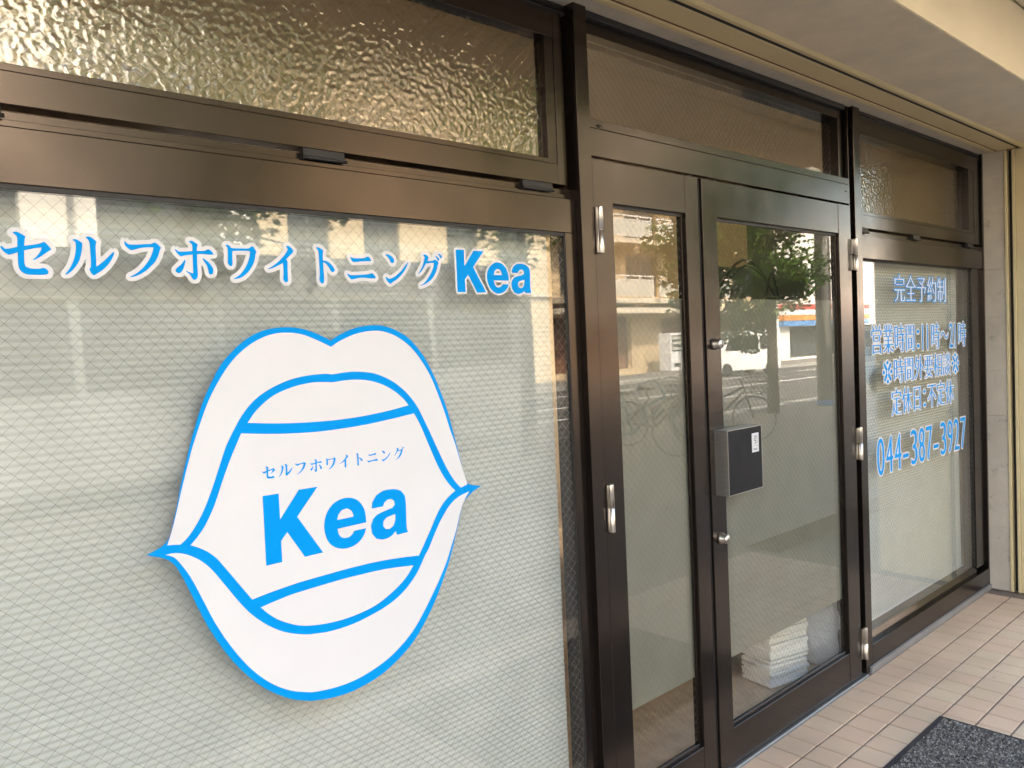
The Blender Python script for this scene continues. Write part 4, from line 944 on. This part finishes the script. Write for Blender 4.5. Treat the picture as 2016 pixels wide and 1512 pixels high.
# white building opposite the large window
wb = tag(empty('white_building', (6, FY, 0)), 'white rendered building with deep windows across the road', 'building'); wb.location = (0, 0, 0)
H1 = [(-6+i*5.2+.6, -6+i*5.2+4.0, z, z+1.9) for i in range(3) for z in (1.0, 4.2)]
wall_with_holes(wb, 'wall', 'whitewall', -8, 9.5, -.1, 12.4, FY-.3, FY, H1)
boxo('rear_mass', 'windowdark', wb, -8, 9.5, FY-8, FY-.55, -.1, 12.3)
for h in H1: win(wb, *h, FY-.12)
for z in (3.6, 6.8, 8.1): boxo('ledge', 'whitewall', wb, -8.1, 9.5, FY+.002, FY+.30, z, z+.16)
for i in range(2): boxo('downpipe', 'alu', wb, -1.0+i*5.2, -.9+i*5.2, FY+.31, FY+.42, 0, 8)
bb = tag(empty('beige_building', (0, 0, 0)), 'taller beige building with paired windows between the white building and the flats', 'building')
H3 = [(x, x+1.5, z, z+1.9) for x in (10.6, 13.4, 17.0, 19.6) for z in (1.1, 4.4, 7.4, 10.2)]
wall_with_holes(bb, 'wall', 'beigewall', 9.6, 22.4, -.1, 8.0, FY-.3, FY, [(a, b_, c, min(d, 7.999)) for a, b_, c, d in H3 if c < 8])
wall_with_holes(bb, 'upper_wall', 'brownwall', 9.6, 22.4, 8.001, 13.2, FY-.3, FY, [(a, b_, max(c, 8.002), d) for a, b_, c, d in H3 if d > 8.001])
boxo('rear_mass', 'windowdark', bb, 9.6, 22.4, FY-8, FY-.55, -.1, 13.1)
for h in H3: win(bb, *h, FY-.12)
for z in (3.5, 6.6, 9.6): boxo('ledge', 'slab', bb, 9.6, 22.4, FY+.002, FY+.16, z, z+.12)
# tan apartment block
ap = tag(empty('apartment_block', (0, 0, 0)), 'tan tiled apartment block with white balcony railings over ground floor shops', 'building')
H2 = [(24.2+4.6*i, 26.6+4.6*i, z, z+2.0) for i in range(4) for z in (3.7, 6.45, 9.2, 11.9)]
GH = [(23.6, 29.0, .2, 2.7), (31.4, 34.4, .2, 2.6), (35.4, 39.6, .2, 2.7)]
wall_with_holes(ap, 'wall', 'tanwall', 22.9, 40.4, -.1, 14.8, FY-1.5, FY-1.2, H2+GH)
boxo('rear_mass', 'windowdark', ap, 22.9, 40.4, FY-9, FY-1.9, -.1, 14.7)
for h in H2: win(ap, *h, FY-1.32)
for g in GH: boxo('shop_recess', 'shutterin', ap, g[0], g[1], FY-1.8, FY-1.55, g[2], g[3])
for z in (3.3, 6.05, 8.8, 11.55):
    for i in range(4 if z > 0 else 0):
        xa = 23.2+i*6.0 if i == 0 else 23.2+i*6.6; xb = xa+6.2
        if xb > 40.4: continue
        sl = boxo('balcony', 'slab', ap, xa, xb, FY-1.2, FY, z-.02, z+.20)
        rl = MB(); 
        for zz in (.28, 1.02, 1.2): rl.box(xa+.02, xb-.02, FY-.08, FY-.03, z+zz, z+zz+.05)
        n = 6
        for k in range(n+1): rl.box(xa+.02+(xb-xa-.08)*k/n, xa+.06+(xb-xa-.08)*k/n, FY-.08, FY-.03, z+.20, z+1.2)
        rl.build('railing', 'whitemetal', sl)
        pn = MB()
        for k in range(n): pn.box(xa+.08+(xb-xa-.08)*k/n, xa+.01+(xb-xa-.08)*(k+1)/n, FY-.065, FY-.045, z+.34, z+1.0)
        pn.build('railing_panels', 'frostpanel', sl)
boxo('shop_canopy', 'slab', ap, 22.9, 40.4, FY-1.2, FY+.1, 2.80, 3.05)
lb = tag(empty('grey_building', (0, 0, 0)), 'long grey building with window bands further up the road', 'building')
H4 = [(-44+i*4.4, -41.4+i*4.4, z, z+1.8) for i in range(8) for z in (1.0, 4.0, 7.0, 10.0)]
wall_with_holes(lb, 'wall', 'greywall', -46, -8.3, -.1, 14.0, FY-.3, FY, H4)
boxo('rear_mass', 'windowdark', lb, -46, -8.3, FY-8, FY-.55, -.1, 13.9)
for h in H4: win(lb, *h, FY-.12)
nb = tag(empty('neighbour_building', (0, 0, 0)), 'brick coloured building next door beyond the left end of the shop', 'building')
boxo('wall', 'tanwall', nb, -40, -9.2, -0.55, 8, -.15, 10.5); boxo('shop_blind', 'shutterin', nb, -38, -10.5, -1.3, -.56, 2.6, 2.75)
nc = tag(empty('neighbour_building', (0, 0, 0)), 'pale building next door beyond the cream pier', 'building')
boxo('wall', 'whitewall', nc, 9.2, 40, -0.55, 8, -.15, 8.0); boxo('shop_blind', 'shutterin', nc, 10.5, 38, -1.3, -.56, 2.6, 2.75)
# shop with striped sign further along
cs = tag(empty('corner_store', (0, 0, 0)), 'low store with red and orange striped sign band across the road', 'building')
wall_with_holes(cs, 'wall', 'whitewall', 40.6, 66, -.1, 7.5, FY-.3, FY, [(42, 49, .1, 1.9), (50, 64.5, .1, 1.9)])
boxo('rear_mass', 'windowdark', cs, 40.6, 66, FY-8, FY-.6, -.1, 7.4)
for z, mt in ((1.95, 'signblue'), (2.27, 'orange'), (2.59, 'whitemetal'), (2.91, 'red')): boxo('sign_band', mt, cs, 40.8, 52, FY+.01, FY+.35, z, z+.30)
# vending machine
vm = tag(empty('vending_machine', (30.1, FY+.35, -.02)), 'white drinks vending machine against the tan apartment block', 'vending machine')
boxo('cabinet', 'carwhite', vm, -.5, .5, -.4, .3, 0.02, 1.83, .02); boxo('display', 'windowdark', vm, -.40, .40, .301, .312, .95, 1.72)
for zz in (1.02, 1.28, 1.52): boxo('drink_row', 'frostpanel', vm, -.36, .36, .3125, .320, zz, zz+.14)
boxo('delivery_flap', 'windowdark', vm, -.25, .25, .301, .312, .20, .40)
